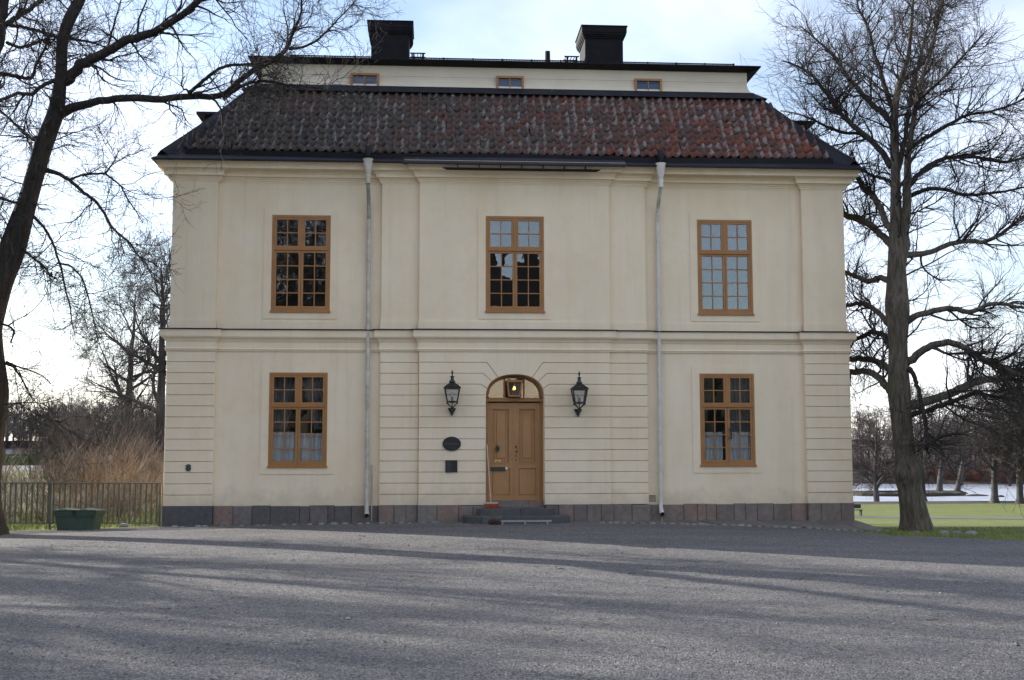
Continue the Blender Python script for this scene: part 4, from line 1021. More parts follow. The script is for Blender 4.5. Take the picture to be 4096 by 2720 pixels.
m.build('lid', 'bin', G)
for cx in (-.40, .40): V, f_ = frus((.035, .02), (.035, .02), zb+.40, zb+.47); sh_ = Vector(gp(cx, .262, 0))-Vector(gp(0, 0, 0)); MB().add([Vector(v)+sh_ for v in V], f_).build('hinge', 'bin', G)
V, f_ = frus((.04, .012), (.04, .012), zb+.36, zb+.455); sh_ = Vector(gp(0, -.262, 0))-Vector(gp(0, 0, 0)); MB().add([Vector(v)+sh_ for v in V], f_).build('hasp', 'iron', G)
props(MB().lathe([(.02, .02), (.10, .03), (.12, .06), (.09, .10), (.02, .115)], -6.98, -.05, 10, .7).build('ground_stone', 'cobble', None, True), 'single rounded stone lying under the fence', 'stone')

# ------------------------------------------------------------------ curtains and pots seen through the windows
def curtain(x0, x1, z0, z1, y, mat, label, group=None, amp=.022, gather=None):
    n = 40; V = []; rows = 8
    for j in range(rows+1):
        zz = z0+(z1-z0)*j/rows
        for i in range(n+1):
            u = i/n; a = x0; b = x1
            if gather: a, b = gather(j/rows, x0, x1)
            V.append((a+(b-a)*u, y+amp*math.sin(u*2*pi*6.5+.6*math.sin(j*.7)), zz+.006*math.sin(u*40)))
    fs = [(j*(n+1)+i, j*(n+1)+i+1, (j+1)*(n+1)+i+1, (j+1)*(n+1)+i) for j in range(rows) for i in range(n)]
    o = MB().add(V, fs).build('curtain', mat, None, True); props(o, label, 'curtain', group); return o
a, b, z0, z1 = WIN['ll']; c = (a+b)/2
curtain(a+.03, c-.03, z0+.02, z0+.83, YW+.105, 'curtain', 'white half curtain in the left sash of the ground floor window by the fence end')
curtain(c+.03, b-.03, z0+.02, z0+.80, YW+.105, 'curtain', 'white half curtain in the right sash of the ground floor window by the fence end')
curtain(a+.02, c, z0+.9, z1-.02, YW+.30, 'drape', 'thin grey drape pulled left in the ground floor window by the fence', None, .03, lambda t, p, q: (p, p+(q-p)*(.55+.45*t)))
curtain(c, b-.02, z0+.9, z1-.02, YW+.30, 'drape', 'thin grey drape pulled right in the ground floor window by the fence', None, .03, lambda t, p, q: (q-(q-p)*(.45+.55*t), q))
a, b, z0, z1 = WIN['lr']; c = (a+b)/2
curtain(a+.03, c-.10, z0+.02, z0+.82, YW+.105, 'curtain', 'white half curtain in the left sash of the ground floor window by the big tree')
curtain(c+.03, b-.09, z0+.02, z0+.82, YW+.105, 'curtain', 'white half curtain behind the pull handle of the ground floor window by the big tree')
curtain(c-.06, b-.02, z0+.8, z1-.02, YW+.30, 'drape', 'long grey drape in the right of the ground floor window by the big tree', None, .04, lambda t, p, q: (q-(q-p)*(.80+.2*t), q))
def pot(x, z, y, label, r=.075):
    props(MB().lathe([(r*.75, z), (r*.95, z+.08), (r, z+.13), (r*1.08, z+.132), (r*1.08, z+.16), (r*.9, z+.16)], x, y, 14).build('flower_pot', 'pot', None, True), label, 'pot')
zi = WIN['um'][2]+.022
pot(AX-.47, zi, YC+.24, 'white pot in the left sash of the window above the door', .085); pot(AX+.30, zi, YC+.24, 'white pot in the right sash of the window above the door', .065)
zi = WIN['ur'][2]+.022
pot(6.79, zi, YW+.24, 'white pot in the left sash of the upper window by the big tree', .08); pot(7.16, zi, YW+.24, 'white pot in the right sash of the upper window by the big tree', .07)

# ------------------------------------------------------------------ vegetation toolkit (vectorised)
def tubes(P, R, sides):
    """P (n,k,3), R (n,k) -> verts, quads of open tapered tubes"""
    n, k, _ = P.shape
    T = np.empty_like(P); T[:, 1:-1] = P[:, 2:]-P[:, :-2]; T[:, 0] = P[:, 1]-P[:, 0]; T[:, -1] = P[:, -1]-P[:, -2]
    T /= np.linalg.norm(T, axis=2, keepdims=True)+1e-9
    main = P[:, -1]-P[:, 0]; ref = np.zeros((n, 3)); ax = np.argmin(np.abs(main), axis=1); ref[np.arange(n), ax] = 1
    A = np.cross(T, ref[:, None, :]); A /= np.linalg.norm(A, axis=2, keepdims=True)+1e-9; B = np.cross(T, A)
    a = np.arange(sides)*2*pi/sides
    V = P[:, :, None, :]+R[:, :, None, None]*(A[:, :, None, :]*np.cos(a)[None, None, :, None]+B[:, :, None, :]*np.sin(a)[None, None, :, None])
    base = (np.arange(n)*k*sides)[:, None, None]+(np.arange(k-1)*sides)[None, :, None]
    s = np.arange(sides)[None, None, :]; s2 = (s+1) % sides
    Q = np.stack([base+s, base+s2, base+sides+s2, base+sides+s], -1).reshape(-1, 4)
    return V.reshape(-1, 3), Q
def join(parts):
    Vs, Qs, o = [], [], 0
    for V, Q in parts: Vs.append(V); Qs.append(Q+o); o += len(V)
    return np.concatenate(Vs), np.concatenate(Qs)
def resample(pts, k, smooth=True):
    pts = np.asarray(pts, float); d = np.r_[0, np.cumsum(np.linalg.norm(np.diff(pts[:, :3], axis=0), axis=1))]
    t = np.linspace(0, d[-1], k)
    out = np.stack([np.interp(t, d, pts[:, i]) for i in range(pts.shape[1])], -1)
    if smooth:
        for _ in range(1): out[1:-1] = .25*out[:-2]+.5*out[1:-1]+.25*out[2:]
    return out
def grow(P, R, M, rng, tr=(.1, 1.0), length=(.5, 1.2), ang=(35, 70), npts=5, wig=.18, up=.05, rf=.55, rmax=9, rtip=.003, lenw=True, taper=0.0, prefer=None):
    """children of polylines P (n,k,3) with radii R: M children"""
    n, k, _ = P.shape; L = np.linalg.norm(np.diff(P, axis=1), axis=2).sum(1)
    w = L if lenw else np.ones(n); idx = rng.choice(n, M, p=w/w.sum()); t = tr[0]+(tr[1]-tr[0])*rng.random(M)
    f = t*(k-1); i0 = np.minimum(f.astype(int), k-2); fr = (f-i0)[:, None]
    p0 = P[idx, i0]*(1-fr)+P[idx, i0+1]*fr; T = P[idx, i0+1]-P[idx, i0]; T /= np.linalg.norm(T, axis=1, keepdims=True)+1e-9
    r0 = R[idx, i0]*(1-fr[:, 0])+R[idx, i0+1]*fr[:, 0]
    rnd = rng.standard_normal((M, 3))
    if prefer is not None: rnd += np.asarray(prefer)
    pe = rnd-T*(rnd*T).sum(1, keepdims=True); pe /= np.linalg.norm(pe, axis=1, keepdims=True)+1e-9
    an = np.radians(ang[0]+(ang[1]-ang[0])*rng.random(M))[:, None]
    d = np.cos(an)*T+np.sin(an)*pe
    ln = (length[0]+(length[1]-length[0])*rng.random(M))*(1-taper*t); st = (ln/(npts-1))[:, None]
    out = np.empty((M, npts, 3)); out[:, 0] = p0
    for j in range(1, npts):
        d = d+wig*rng.standard_normal((M, 3)); d[:, 2] += up; d /= np.linalg.norm(d, axis=1, keepdims=True); out[:, j] = out[:, j-1]+d*st
    rs_ = np.minimum(np.minimum(r0*rf, rmax), rmax); rs_ = np.maximum(rs_, rtip*1.2)
    RR = rs_[:, None]*(1-np.linspace(0, 1, npts)[None, :])+rtip*np.linspace(0, 1, npts)[None, :]
    return out, RR
NZ = np.random.default_rng(77)
def fat_tube(pts, k, sides, ridges=0.0, flare=0.0, seed=1):
    """trunk with furrows and root flare; pts (x,y,z,r)"""
    q = resample(pts, k); P = q[None, :, :3]; Rr = q[:, 3]; V, Q = tubes(P, Rr[None, :], sides)
    V = V.reshape(k, sides, 3); c = q[:, None, :3]; D = V-c
    a = np.arange(sides)*2*pi/sides; z = q[:, 2][:, None]; rg = np.random.default_rng(seed)
    m = np.zeros((k, sides))
    for j in range(5):
        fr = rg.integers(2, 5+3*j); m += rg.uniform(.3, 1)*np.sin(fr*a[None, :]+rg.uniform(0, 6)+z*rg.uniform(.3, 2.2))/(1+.4*j)
    fine = rg.standard_normal((1, sides))*.5+np.sin(z*3+rg.standard_normal((1, sides))*3)*.3
    s = 1+ridges*(.45*m/2+.5*fine)
    h = np.clip(1-(q[:, 2]-q[0, 2])/1.1, 0, 1)[:, None]
    s = s*(1+flare*h**2.2*(1+.45*np.sin(5*a[None, :]+1.3)))
    return (c+D*s[:, :, None]).reshape(-1, 3), Q
def limb(pts, Y0, Y1, k=36, dip=0.0):
    """pts: (px, py, r_px) in the 2361-wide photo; depth runs from Y0 to Y1"""
    o = []; n = len(pts)
    for i, (x, y, r) in enumerate(pts):
        Y = Y0+(Y1-Y0)*(i/(n-1))+dip*math.sin(pi*i/(n-1)); p = atd(x, y, Y); sc = (Y-CAM[1])/(F/K)
        o.append((*p, max(r*sc, .006)))
    return resample(o, k)
def stack_limbs(ls):
    A = np.stack(ls); return A[:, :, :3], A[:, :, 3]
def wob(P, R, rng, a=.5):
    """small crookedness on limbs, growing with local radius"""
    n, k, _ = P.shape; w = rng.standard_normal((n, k, 3)); w[:, 0] = 0
    return P+w*(R[:, :, None]*a)

# ------------------------------------------------------------------ big tree by the fence
def left_tree():
    rng = np.random.default_rng(21)
    TY = -1.35
    def base(p, r, Y=TY): q = atd(p[0], p[1], Y); return (*q, r*(Y-CAM[1])/(F/K))
    tp = [(-50, 1226, 50), (-48, 1150, 44), (-44, 1060, 42), (-38, 964, 43), (-30, 890, 47), (-38, 810, 44), (-44, 745, 43), (-30, 690, 42), (-8, 634, 36), (26, 566, 30), (66, 445, 21.5), (100, 323, 20), (131, 243, 18.5), (141, 162, 13.5), (143, 81, 12.5), (160, 30, 14), (178, 0, 13), (205, -60, 11), (225, -160, 8), (230, -260, 5)]
    tpts = [base(p, p[2]) for p in tp]
    root = empty('lime_tree', (float(tpts[0][0]), TY, 0), 'large bare dark tree leaning over the green fence and the roof', 'tree')
    V, Q = fat_tube(tpts, 90, 26, .13, .22, 4); V[:, 2] -= .12
    link('trunk', np_mesh('trunk', V, Q), 'bark_l', root)
    Y = TY
    spec = [
     ([(150,190,11),(170,168,13),(194,146,12.5),(243,121,10.5),(283,95,10),(336,81,10),(376,61,8.5),(412,42,8),(437,20,8),(461,0,7),(500,-40,6),(540,-110,4)], Y, Y-1.6),
     ([(125,268,14),(162,251,11),(202,239,9.5),(239,228,8.5),(283,225,8.5),(319,223,8.5),(348,232,8.5),(388,226,8),(429,221,7.5),(477,221,7.2),(509,226,7),(526,214,6.8),(558,178,6.5),(590,160,6.3),(609,148,6),(637,135,6),(664,118,5.2),(666,102,4.6),(673,72,4),(686,52,3.6),(698,41,3),(693,0,2.4),(700,-40,1.6)], Y, Y-.7),
     ([(666,112,4),(698,110,3),(731,94,2.5),(764,61,2.2),(791,33,1.6),(816,5,1.0),(835,-10,.8)], Y-.6, Y-.9),
     ([(437,214,4.5),(473,182,4.2),(501,160,3.6),(530,150,3.5),(590,148,3),(625,138,2.2),(650,120,1.5)], Y-.3, Y-1.2),
     ([(515,228,4.5),(545,205,4),(576,190,3.8),(618,187,3.6),(659,196,3.2),(700,198,2.6),(742,205,2),(775,214,1.2)], Y-.4, Y-.9),
     ([(108,392,6),(133,400,4.6),(162,416,4.2),(194,445,4),(218,461,3.6),(239,489,3.2),(259,526,3),(279,544,2.6),(303,562,2.1),(311,582,1.8),(336,606,1.2),(352,640,.9)], Y, Y-1.4),
     ([(160,414,2.8),(194,402,2.6),(243,400,2.6),(263,372,1.6),(275,345,1)], Y-.3, Y+.8),
     ([(243,400,2.2),(262,415,2),(279,429,1.9),(295,461,1.7),(315,489,1.3),(330,515,.9)], Y-.2, Y-.9),
     ([(76,498,4),(97,518,3.2),(121,558,2.8),(133,594,2.6),(141,616,2.5),(151,670,2.2),(162,705,1.8),(165,740,1.3),(172,770,.9)], Y, Y+1.5),
     ([(133,606,2.4),(162,612,2.2),(190,640,2),(205,690,1.8),(214,730,1.4),(225,775,.9)], Y+.4, Y-.4),
     ([(128,184,5),(100,196,4.5),(73,218,4.2),(40,214,4),(0,232,3.6),(-40,250,3),(-90,240,2)], Y, Y-2.2),
     ([(-60,600,24),(-62,430,19),(-44,300,15),(-18,165,12),(-2,80,15),(4,0,16),(30,-120,11),(40,-220,7)], Y+.3, Y+.9),
     ([(8,61,6.5),(32,44,6),(65,24,5.5),(93,0,5),(140,-40,3.5)], Y+.8, Y+2.2),
     ([(14,57,4.5),(44,61,4),(81,69,3.8),(129,84,3.5),(170,90,3.2),(215,98,2.6),(245,110,1.5)], Y+.8, Y+1.4),
     ([(16,98,4),(45,110,3.6),(70,104,3.4),(98,92,3.2),(120,98,2.4)], Y+.7, Y+.2),
     ([(2,170,5),(20,172,4.5),(48,178,4.4),(74,182,4),(82,150,3.5),(100,120,2.8),(120,70,2.2)], Y+.6, Y-.3),
     ([(86,326,4),(66,316,3.2),(48,299,3),(24,275,2.6),(0,255,2.4),(-50,235,1.6)], Y, Y+1.4),
     ([(56,470,3.6),(30,466,3.2),(0,456,3),(-40,440,2.2)], Y, Y-1.5),
     ([(12,838,3.2),(31,846,2.5),(45,865,2.1),(59,889,1.6),(75,920,1),(82,945,.8)], Y, Y-.6),
     ([(14,834,2.8),(40,845,2),(75,856,1.7),(100,868,1.2),(118,885,.8)], Y, Y+.6),
     ([(-10,740,3),(8,748,2.6),(26,755,2.3),(33,768,2),(24,790,1.6)], Y, Y-.5),
     ([(6,933,1.6),(42,929,1.4),(75,928,1.3),(100,930,1.1),(141,919,.8)], Y, Y-.9),
     ([(42,929,1.2),(70,948,1),(105,965,.9),(140,975,.7)], Y-.3, Y-1),
     ([(40,560,3),(70,590,2.6),(100,612,2.4),(120,640,2.2),(118,628,2.2)], Y, Y-.6),
     # out of the picture: limbs that make the rest of the crown
     ([(-60,640,22),(-160,540,17),(-260,440,14),(-380,330,11),(-470,200,8),(-520,60,5)], Y, Y-1.5),
     ([(-50,560,18),(-120,400,15),(-200,240,12),(-240,80,9),(-250,-80,6)], Y, Y+2.5),
     ([(-40,520,16),(-90,380,14),(-150,260,11),(-160,120,8),(-140,-40,5)], Y, Y-4.5),
     ([(178,0,10),(190,-80,8),(170,-200,6),(150,-300,4)], Y, Y+2.0),
     ([(205,-60,9),(270,-130,7),(330,-230,5),(370,-330,3)], Y, Y-2.0),
     ([(461,0,5),(520,-10,4),(580,-60,3.4),(640,-140,2.4)], Y-1.4, Y-2.4)]
    ls = [limb(*s) for s in spec]; P, R = stack_limbs(ls); P = wob(P, R, rng, .16)
    for i in range(len(ls)):
        V, Q = tubes(P[i:i+1], R[i:i+1], 9); link('limb', np_mesh('limb', V, Q), 'bark_l', root)
    q = resample(tpts, 26)
    parts = []
    P1, R1 = grow(P, R, 330, rng, (.12, 1.0), (.7, 1.9), (35, 75), 8, .24, .03, .5, .030, .006, taper=.35); parts.append(tubes(P1, R1, 5))
    Pt, Rt = grow(q[None, 9:, :3], q[None, 9:, 3], 60, rng, (0, 1), (.5, 1.6), (50, 85), 8, .22, .02, .3, .020, .005); parts.append(tubes(Pt, Rt, 5))
    P1 = np.concatenate([P1, Pt]); R1 = np.concatenate([R1, Rt])
    P2, R2 = grow(P1, R1, 2600, rng, (.15, 1.0), (.35, 1.0), (30, 70), 6, .22, .02, .6, .011, .0036, taper=.3); parts.append(tubes(P2, R2, 4))
    P2b, R2b = grow(P, R, 950, rng, (.2, 1.0), (.25, .8), (40, 85), 6, .25, .0, .4, .010, .0034); parts.append(tubes(P2b, R2b, 4))
    P2 = np.concatenate([P2, P2b]); R2 = np.concatenate([R2, R2b])
    P3, R3 = grow(P2, R2, 11000, rng, (.15, 1.0), (.18, .55), (30, 65), 4, .22, -.02, .7, .0048, .0028); parts.append(tubes(P3, R3, 3))
    P4, R4 = grow(P3, R3, 13000, rng, (.2, 1.0), (.08, .26), (30, 60), 3, .2, -.02, .8, .0034, .0024); parts.append(tubes(P4, R4, 3))
    V, Q = join(parts); link('crown', np_mesh('crown', V, Q), 'twig', root)
left_tree()

# ------------------------------------------------------------------ big tree at the lawn's edge
def right_tree():
    rng = np.random.default_rng(5)
    TY = -.75
    def base(p, Y=TY): q = atd(p[0], p[1], Y); return (*q, p[2]*(Y-CAM[1])/(F/K))
    tp = [(2114, 1228, 36), (2110, 1190, 31), (2104, 1150, 27), (2096, 1110, 26), (2092, 1085, 28), (2088, 1040, 24), (2083, 1000, 24), (2078, 950, 24), (2073, 890, 27), (2071, 840, 24), (2070, 780, 21.5), (2070, 730, 25), (2068, 690, 27), (2068, 640, 24), (2067, 580, 20), (2066, 500, 14.5), (2064, 400, 11), (2062, 300, 10), (2062, 250, 9), (2070, 194, 8), (2082, 160, 7), (2095, 120, 5), (2100, 60, 4), (2105, 0, 3), (2110, -70, 2)]
    tpts = [base(p) for p in tp]
    root = empty('lime_tree', (float(tpts[0][0]), TY, -.1), 'tall bare tree with furrowed burled trunk beside the lawn', 'tree')
    V, Q = fat_tube(tpts, 130, 34, .11, .30, 9)
    # burls
    for px, py, r in ((2095, 1085, .30), (2112, 1070, .22), (2062, 1090, .16), (2100, 1150, .28), (2072, 700, .25)):
        c = atd(px, py, TY-.25); d = np.linalg.norm(V-c, axis=1); q = resample(tpts, 130); ci = q[np.argmin(np.abs(q[:, 2][None, :]-V[:, 2][:, None]), axis=1)]
        o = V-ci[:, :3]; o /= np.linalg.norm(o, axis=1, keepdims=True)+1e-6; V = V+o*(.10*np.exp(-(d/r)**2))[:, None]
    V[:, 2] -= .10
    link('trunk', np_mesh('trunk', V, Q), 'bark_r', root)
    Y = TY; b = TY+3.2
    spec = [
     ([(2074,620,14),(2085,560,13),(2090,480,11),(2093,384,8.5),(2098,330,7.2),(2106,280,6.2),(2113,226,5.2),(2128,170,4.2),(2150,110,3.5),(2165,40,3),(2178,-50,2)], Y, Y-.8),
     ([(2058,286,7),(2028,255,6.2),(1995,226,6),(1971,198,5.5),(1951,174,5),(1930,137,4),(1902,109,3),(1866,77,2),(1845,60,1.2)], Y, b),
     ([(2056,384,8),(2024,340,7),(1995,311,6.5),(1963,287,6),(1935,259,5.5),(1914,226,5),(1890,194,4.5),(1870,170,4),(1834,150,2.5),(1805,140,1.4)], Y, b),
     ([(2015,328,4.5),(1979,307,4),(1947,307,3.5),(1914,297,3),(1882,279,2.5),(1842,263,2),(1800,255,1.2)], Y+1.2, b+1.6),
     ([(2060,254,7),(2048,225,6),(2038,194,5.5),(2028,154,5),(2015,125,4),(2007,81,3.5),(1995,49,3),(1979,20,2.5),(1970,-30,1.8)], Y, Y+1.5),
     ([(2072,194,6.5),(2108,166,5.5),(2137,137,4.5),(2153,93,4),(2157,40,3),(2173,0,2.5),(2190,-50,1.6)], Y, Y+1.4),
     ([(2108,270,5.5),(2112,235,4.5),(2141,210,4),(2173,182,3.5),(2210,141,3),(2246,101,2),(2275,70,1.2)], Y-.4, Y-2.0),
     ([(2098,342,6),(2137,315,5),(2169,299,5),(2210,275,4),(2238,263,3.5),(2278,259,3),(2319,247,2.5),(2359,230,2),(2400,205,1.2)], Y, Y-1.4),
     ([(2088,440,8),(2116,404,6),(2141,382,6),(2177,364,5.5),(2230,360,4.5),(2278,368,4),(2319,376,3.5),(2359,364,3),(2420,350,2)], Y, Y+1.6),
     ([(2090,456,6),(2137,435,5),(2177,435,4.5),(2214,449,4),(2258,449,3.5),(2319,441,3),(2370,430,2)], Y, Y-1.8),
     ([(2085,745,10),(2109,728,7.5),(2150,717,7),(2190,710,6.5),(2234,721,6),(2253,714,5.5),(2286,699,5),(2315,701,4.5),(2370,712,3.6),(2430,720,2.4)], Y, Y-1.6),
     ([(2080,590,9),(2120,586,7),(2149,580,6.3),(2189,562,6),(2238,554,5.5),(2266,560,5),(2302,544,4.5),(2340,515,3.8),(2390,480,2.6)], Y, Y+1.2),
     ([(2086,842,11),(2120,813,9),(2150,796,8.5),(2187,789,8),(2212,795,7.5),(2245,813,7),(2267,828,7),(2286,839,7),(2319,850,6.5),(2345,863,6),(2400,872,5),(2460,868,3)], Y, Y-2.2),
     ([(2085,940,14),(2131,927,10.5),(2176,916,10),(2212,898,10),(2249,879,9),(2301,872,8),(2326,865,8),(2390,848,6.5),(2460,820,4)], Y, Y+2.4),
     ([(2090,960,7),(2140,945,6),(2185,930,6),(2215,918,5),(2250,905,4.4),(2300,915,3.5),(2350,925,2.4)], Y, Y-1.2),
     ([(2095,850,7),(2106,860,5.5),(2117,898,5),(2128,942,5),(2135,986,5),(2139,1023,5.2),(2136,1036,4.5)], Y-.2, Y-.7),
     ([(2138,1028,5),(2160,1012,4.5),(2178,1004,3.5),(2210,1000,2.2),(2240,1006,1)], Y-.65, Y-1.1),
     ([(2060,905,11),(2043,890,9),(2028,872,8),(2006,857,8),(1984,855,7),(1960,857,7),(1930,865,5)], Y, b-.6),
     ([(2062,865,10),(2054,853,8),(2028,835,7.5),(1999,828,7),(1960,828,6.5),(1925,835,5)], Y, b),
     ([(2058,752,9),(2043,740,7),(2028,721,6),(2006,706,6),(1984,699,5),(1955,703,5),(1920,715,3)], Y, b-.4),
     ([(2060,568,11),(2048,556,9),(2028,538,8),(1995,510,8),(1971,501,8),(1947,495,7),(1915,485,5)], Y, b),
     ([(2058,530,9),(2044,514,8),(2028,477,7.5),(2015,453,7.5),(1991,433,7),(1979,412,6),(1962,392,4),(1945,360,2.4)], Y, b-.4),
     ([(2056,420,5),(2038,412,4),(2007,404,3.5),(1987,388,3),(1964,370,2)], Y, b-1),
     ([(2058,650,9),(2030,640,6.5),(2005,650,6),(1980,640,5.5),(1950,628,5)], Y, b-.4),
     ([(2056,800,8),(2035,770,6),(2010,765,5.5),(1990,775,5),(1955,790,4)], Y, b-.8),
     # crown away from and towards the house yard
     ([(2064,420,8),(2085,330,6),(2100,220,4.4),(2130,100,3),(2150,20,1.6)], Y, Y+4.0)]
    ls = [limb(*s) for s in spec]; P, R = stack_limbs(ls); P = wob(P, R, rng, .15)
    for i in range(len(ls)):
        V, Q = tubes(P[i:i+1], R[i:i+1], 9); link('limb', np_mesh('limb', V, Q), 'bark_r' if R[i, 0] > .08 else 'bark_l', root)
    q = resample(tpts, 40); parts = []
    keep = []
    def clip(P, R):      # no twigs inside or across the front of the house
        e = P[:, -1]; bad = (e[:, 0] < XR+.12) & (e[:, 2] < 8.4) & (e[:, 1] > -1.0)
        bad |= (e[:, 0] < XR+.5) & (e[:, 1] < .15) & (e[:, 2] < 9.6)
        bad |= (e[:, 0] < E_R-.05) & (e[:, 2] < 8.4+np.clip(E_R-e[:, 0], 0, 3)*1.15+.15)
        return P[~bad], R[~bad]
    P1, R1 = clip(*grow(P, R, 360, rng, (.35, 1.0), (.7, 1.9), (30, 62), 8, .16, .06, .5, .030, .006, taper=.4)); parts.append(tubes(P1, R1, 5))
    Pt, Rt = clip(*grow(q[None, 20:, :3], q[None, 20:, 3], 30, rng, (0, 1), (.5, 1.7), (35, 70), 8, .16, .06, .3, .022, .005)); parts.append(tubes(Pt, Rt, 5))
    P1 = np.concatenate([P1, Pt]); R1 = np.concatenate([R1, Rt])
    Pi, Ri = clip(*grow(P, R, 150, rng, (.10, .92), (1.3, 3.0), (30, 62), 12, .15, .015, .45, .030, .005, taper=.3)); parts.append(tubes(Pi, Ri, 5))
    Pj, Rj = clip(*grow(q[None, 12:, :3], q[None, 12:, 3], 46, rng, (0, .8), (1.2, 2.6), (50, 85), 12, .14, .03, .3, .026, .005)); parts.append(tubes(Pj, Rj, 5))
    P1 = np.concatenate([P1, Pi[:, [0, 2, 3, 5, 6, 8, 9, 11]], Pj[:, [0, 2, 3, 5, 6, 8, 9, 11]]]); R1 = np.concatenate([R1, Ri[:, [0, 2, 3, 5, 6, 8, 9, 11]], Rj[:, [0, 2, 3, 5, 6, 8, 9, 11]]])
    P2, R2 = clip(*grow(P1, R1, 3600, rng, (.12, 1.0), (.35, 1.0), (25, 55), 6, .14, .04, .6, .011, .0036, taper=.3)); parts.append(tubes(P2, R2, 4))
    P2b, R2b = clip(*grow(P, R, 800, rng, (.3, 1.0), (.25, .9), (35, 80), 6, .18, .03, .4, .010, .0034)); parts.append(tubes(P2b, R2b, 4))
    P2 = np.concatenate([P2, P2b]); R2 = np.concatenate([R2, R2b])
    P3, R3 = clip(*grow(P2, R2, 11000, rng, (.12, 1.0), (.20, .60), (22, 50), 4, .13, .02, .7, .0048, .0028)); parts.append(tubes(P3, R3, 3))
    P4, R4 = clip(*grow(P3, R3, 12500, rng, (.2, 1.0), (.10, .30), (22, 50), 3, .12, .02, .8, .0034, .0024)); parts.append(tubes(P4, R4, 3))
    V, Q = join(parts); link('crown', np_mesh('crown', V, Q), 'twig_r', root)
right_tree()

# ------------------------------------------------------------------ other trees: generic bare park tree
def bare_tree(Ht, spread, seed, nl=16, n2=120, n3=700, n4=2600, trunk_r=.25, clear=.25, lean=(0, 0), up=.06, tw=1.0, droop=0.0):
    rng = np.random.default_rng(seed)
    k = 14; t = np.linspace(0, 1, k); tr = np.stack([lean[0]*t+.02*Ht*np.cumsum(rng.standard_normal(k))*.35*t, lean[1]*t+.02*Ht*np.cumsum(rng.standard_normal(k))*.35*t, t*Ht*.93], -1)
    rr = trunk_r*(1-t)**.8+.012; tp = np.c_[tr, rr]; tv_ = fat_tube(tp, 30, 12, .06, .55, seed)
    P0, R0 = tr[None], rr[None]
    P1, R1 = grow(P0, R0, nl, rng, (clear, .97), (spread*.75, spread*1.15), (40, 72), 10, .13, up-droop, .55, trunk_r*.5, .014, taper=.55)
    P2, R2 = grow(P1, R1, n2, rng, (.15, 1.0), (spread*.28, spread*.55), (30, 62), 7, .17, up*.6-droop, .6, .05*tw, .009*tw, taper=.35)
    P3, R3 = grow(P2, R2, n3, rng, (.12, 1.0), (spread*.12, spread*.26), (28, 60), 5, .18, up*.5-droop, .6, .018*tw, .006*tw, taper=.2)
    P4, R4 = grow(P3, R3, n4, rng, (.12, 1.0), (spread*.05, spread*.13), (25, 60), 3, .2, .02, .7, .009*tw, .005*tw)
    return tv_, tubes(P1, R1, 6), [tubes(P2, R2, 4), tubes(P3, R3, 3), tubes(P4, R4, 3)]
def place_tree(name, x, y, z, label, group=None, rotz=0, mats=('bark_far', 'twig_far'), proto=None, **kw):
    if proto is None: proto = bare_tree(**kw)
    t0, l1, cr = proto
    root = empty(name, (x, y, z), label, 'tree', group)
    if not isinstance(t0, tuple): tm, cm = t0, cr
    else:
        V, Q = join([t0, l1]); V = V.copy(); tm = np_mesh('trunk', V, Q); V, Q = join(cr); cm = np_mesh('crown', V, Q)
    for n_, me, mt in (('trunk', tm, mats[0]), ('crown', cm, mats[1])):
        o = bpy.data.objects.new(n_, me); COL.objects.link(o); o.parent = root
        if not me.materials: me.materials.append(MT[mt])
    root.rotation_euler.z = rotz
    return root, (tm, None, cm)
# two oaks beyond the thicket, left of the house
p = atd(292, 1045, 40); place_tree('oak_tree', p[0], 40, -.2, 'bare oak with forked crown standing free beyond the orange shrubs', Ht=11.4, spread=4.6, seed=31, nl=15, n2=120, n3=900, n4=6000, trunk_r=.30, clear=.24, up=.07, tw=1.0)
p = atd(372, 1045, 34); place_tree('oak_tree', p[0]-.1, 34, -.2, 'bare oak half hidden by the house corner', Ht=12.8, spread=4.8, seed=45, nl=17, n2=140, n3=900, n4=6000, trunk_r=.32, clear=.26, up=.06, tw=1.0)
# shore trees right of the house
shore = [(3507, 2006, 9.5, 5.5, 'bare shore tree with straight trunk seen between house corner and big trunk'),
         (3692, 2014, 11.5, 5.5, 'bare shore tree half hidden behind the big furrowed trunk'),
         (3980, 2026, 11.0, 6.0, 'bare shore tree with long low side branches over the ice'),
         (4081, 2030, 12.0, 6.0, 'bare shore tree next to the one with long low side branches'),
         (4190, 2034, 12.0, 6.0, 'bare shore tree farthest along the lake bank')]
pr = None
for i, (px, py, ht, sp_, lb) in enumerate(shore):
    g_ = gnd(px, py, -3.70)
    place_tree('shore_tree', g_[0], g_[1], float(hgt(g_[0], g_[1]))-.15, lb, 'trees on the near lake bank', i*1.7, Ht=ht, spread=sp_, seed=60+i, nl=24, n2=190, n3=1100, n4=3600, trunk_r=.34, clear=.24, up=.0, tw=1.7)
g1 = gnd(3756, 1972, LAKE+.25); g2 = gnd(3826, 1972, LAKE+.25)
place_tree('islet_tree', g1[0], g1[1], LAKE+.1, 'leaning grey tree with swollen foot on the islet', 'trees on the islet', .4, Ht=9, spread=4.5, seed=81, nl=14, n2=90, n3=500, n4=1600, trunk_r=.42, clear=.4, lean=(1.3, 0), tw=2.2)
place_tree('islet_tree', g2[0], g2[1], LAKE+.1, 'pale slanting tree at the tip of the islet', 'trees on the islet', .1, Ht=9, spread=4.0, seed=84, nl=12, n2=80, n3=400, n4=1200, trunk_r=.34, clear=.5, lean=(2.4, 0), tw=2.2)
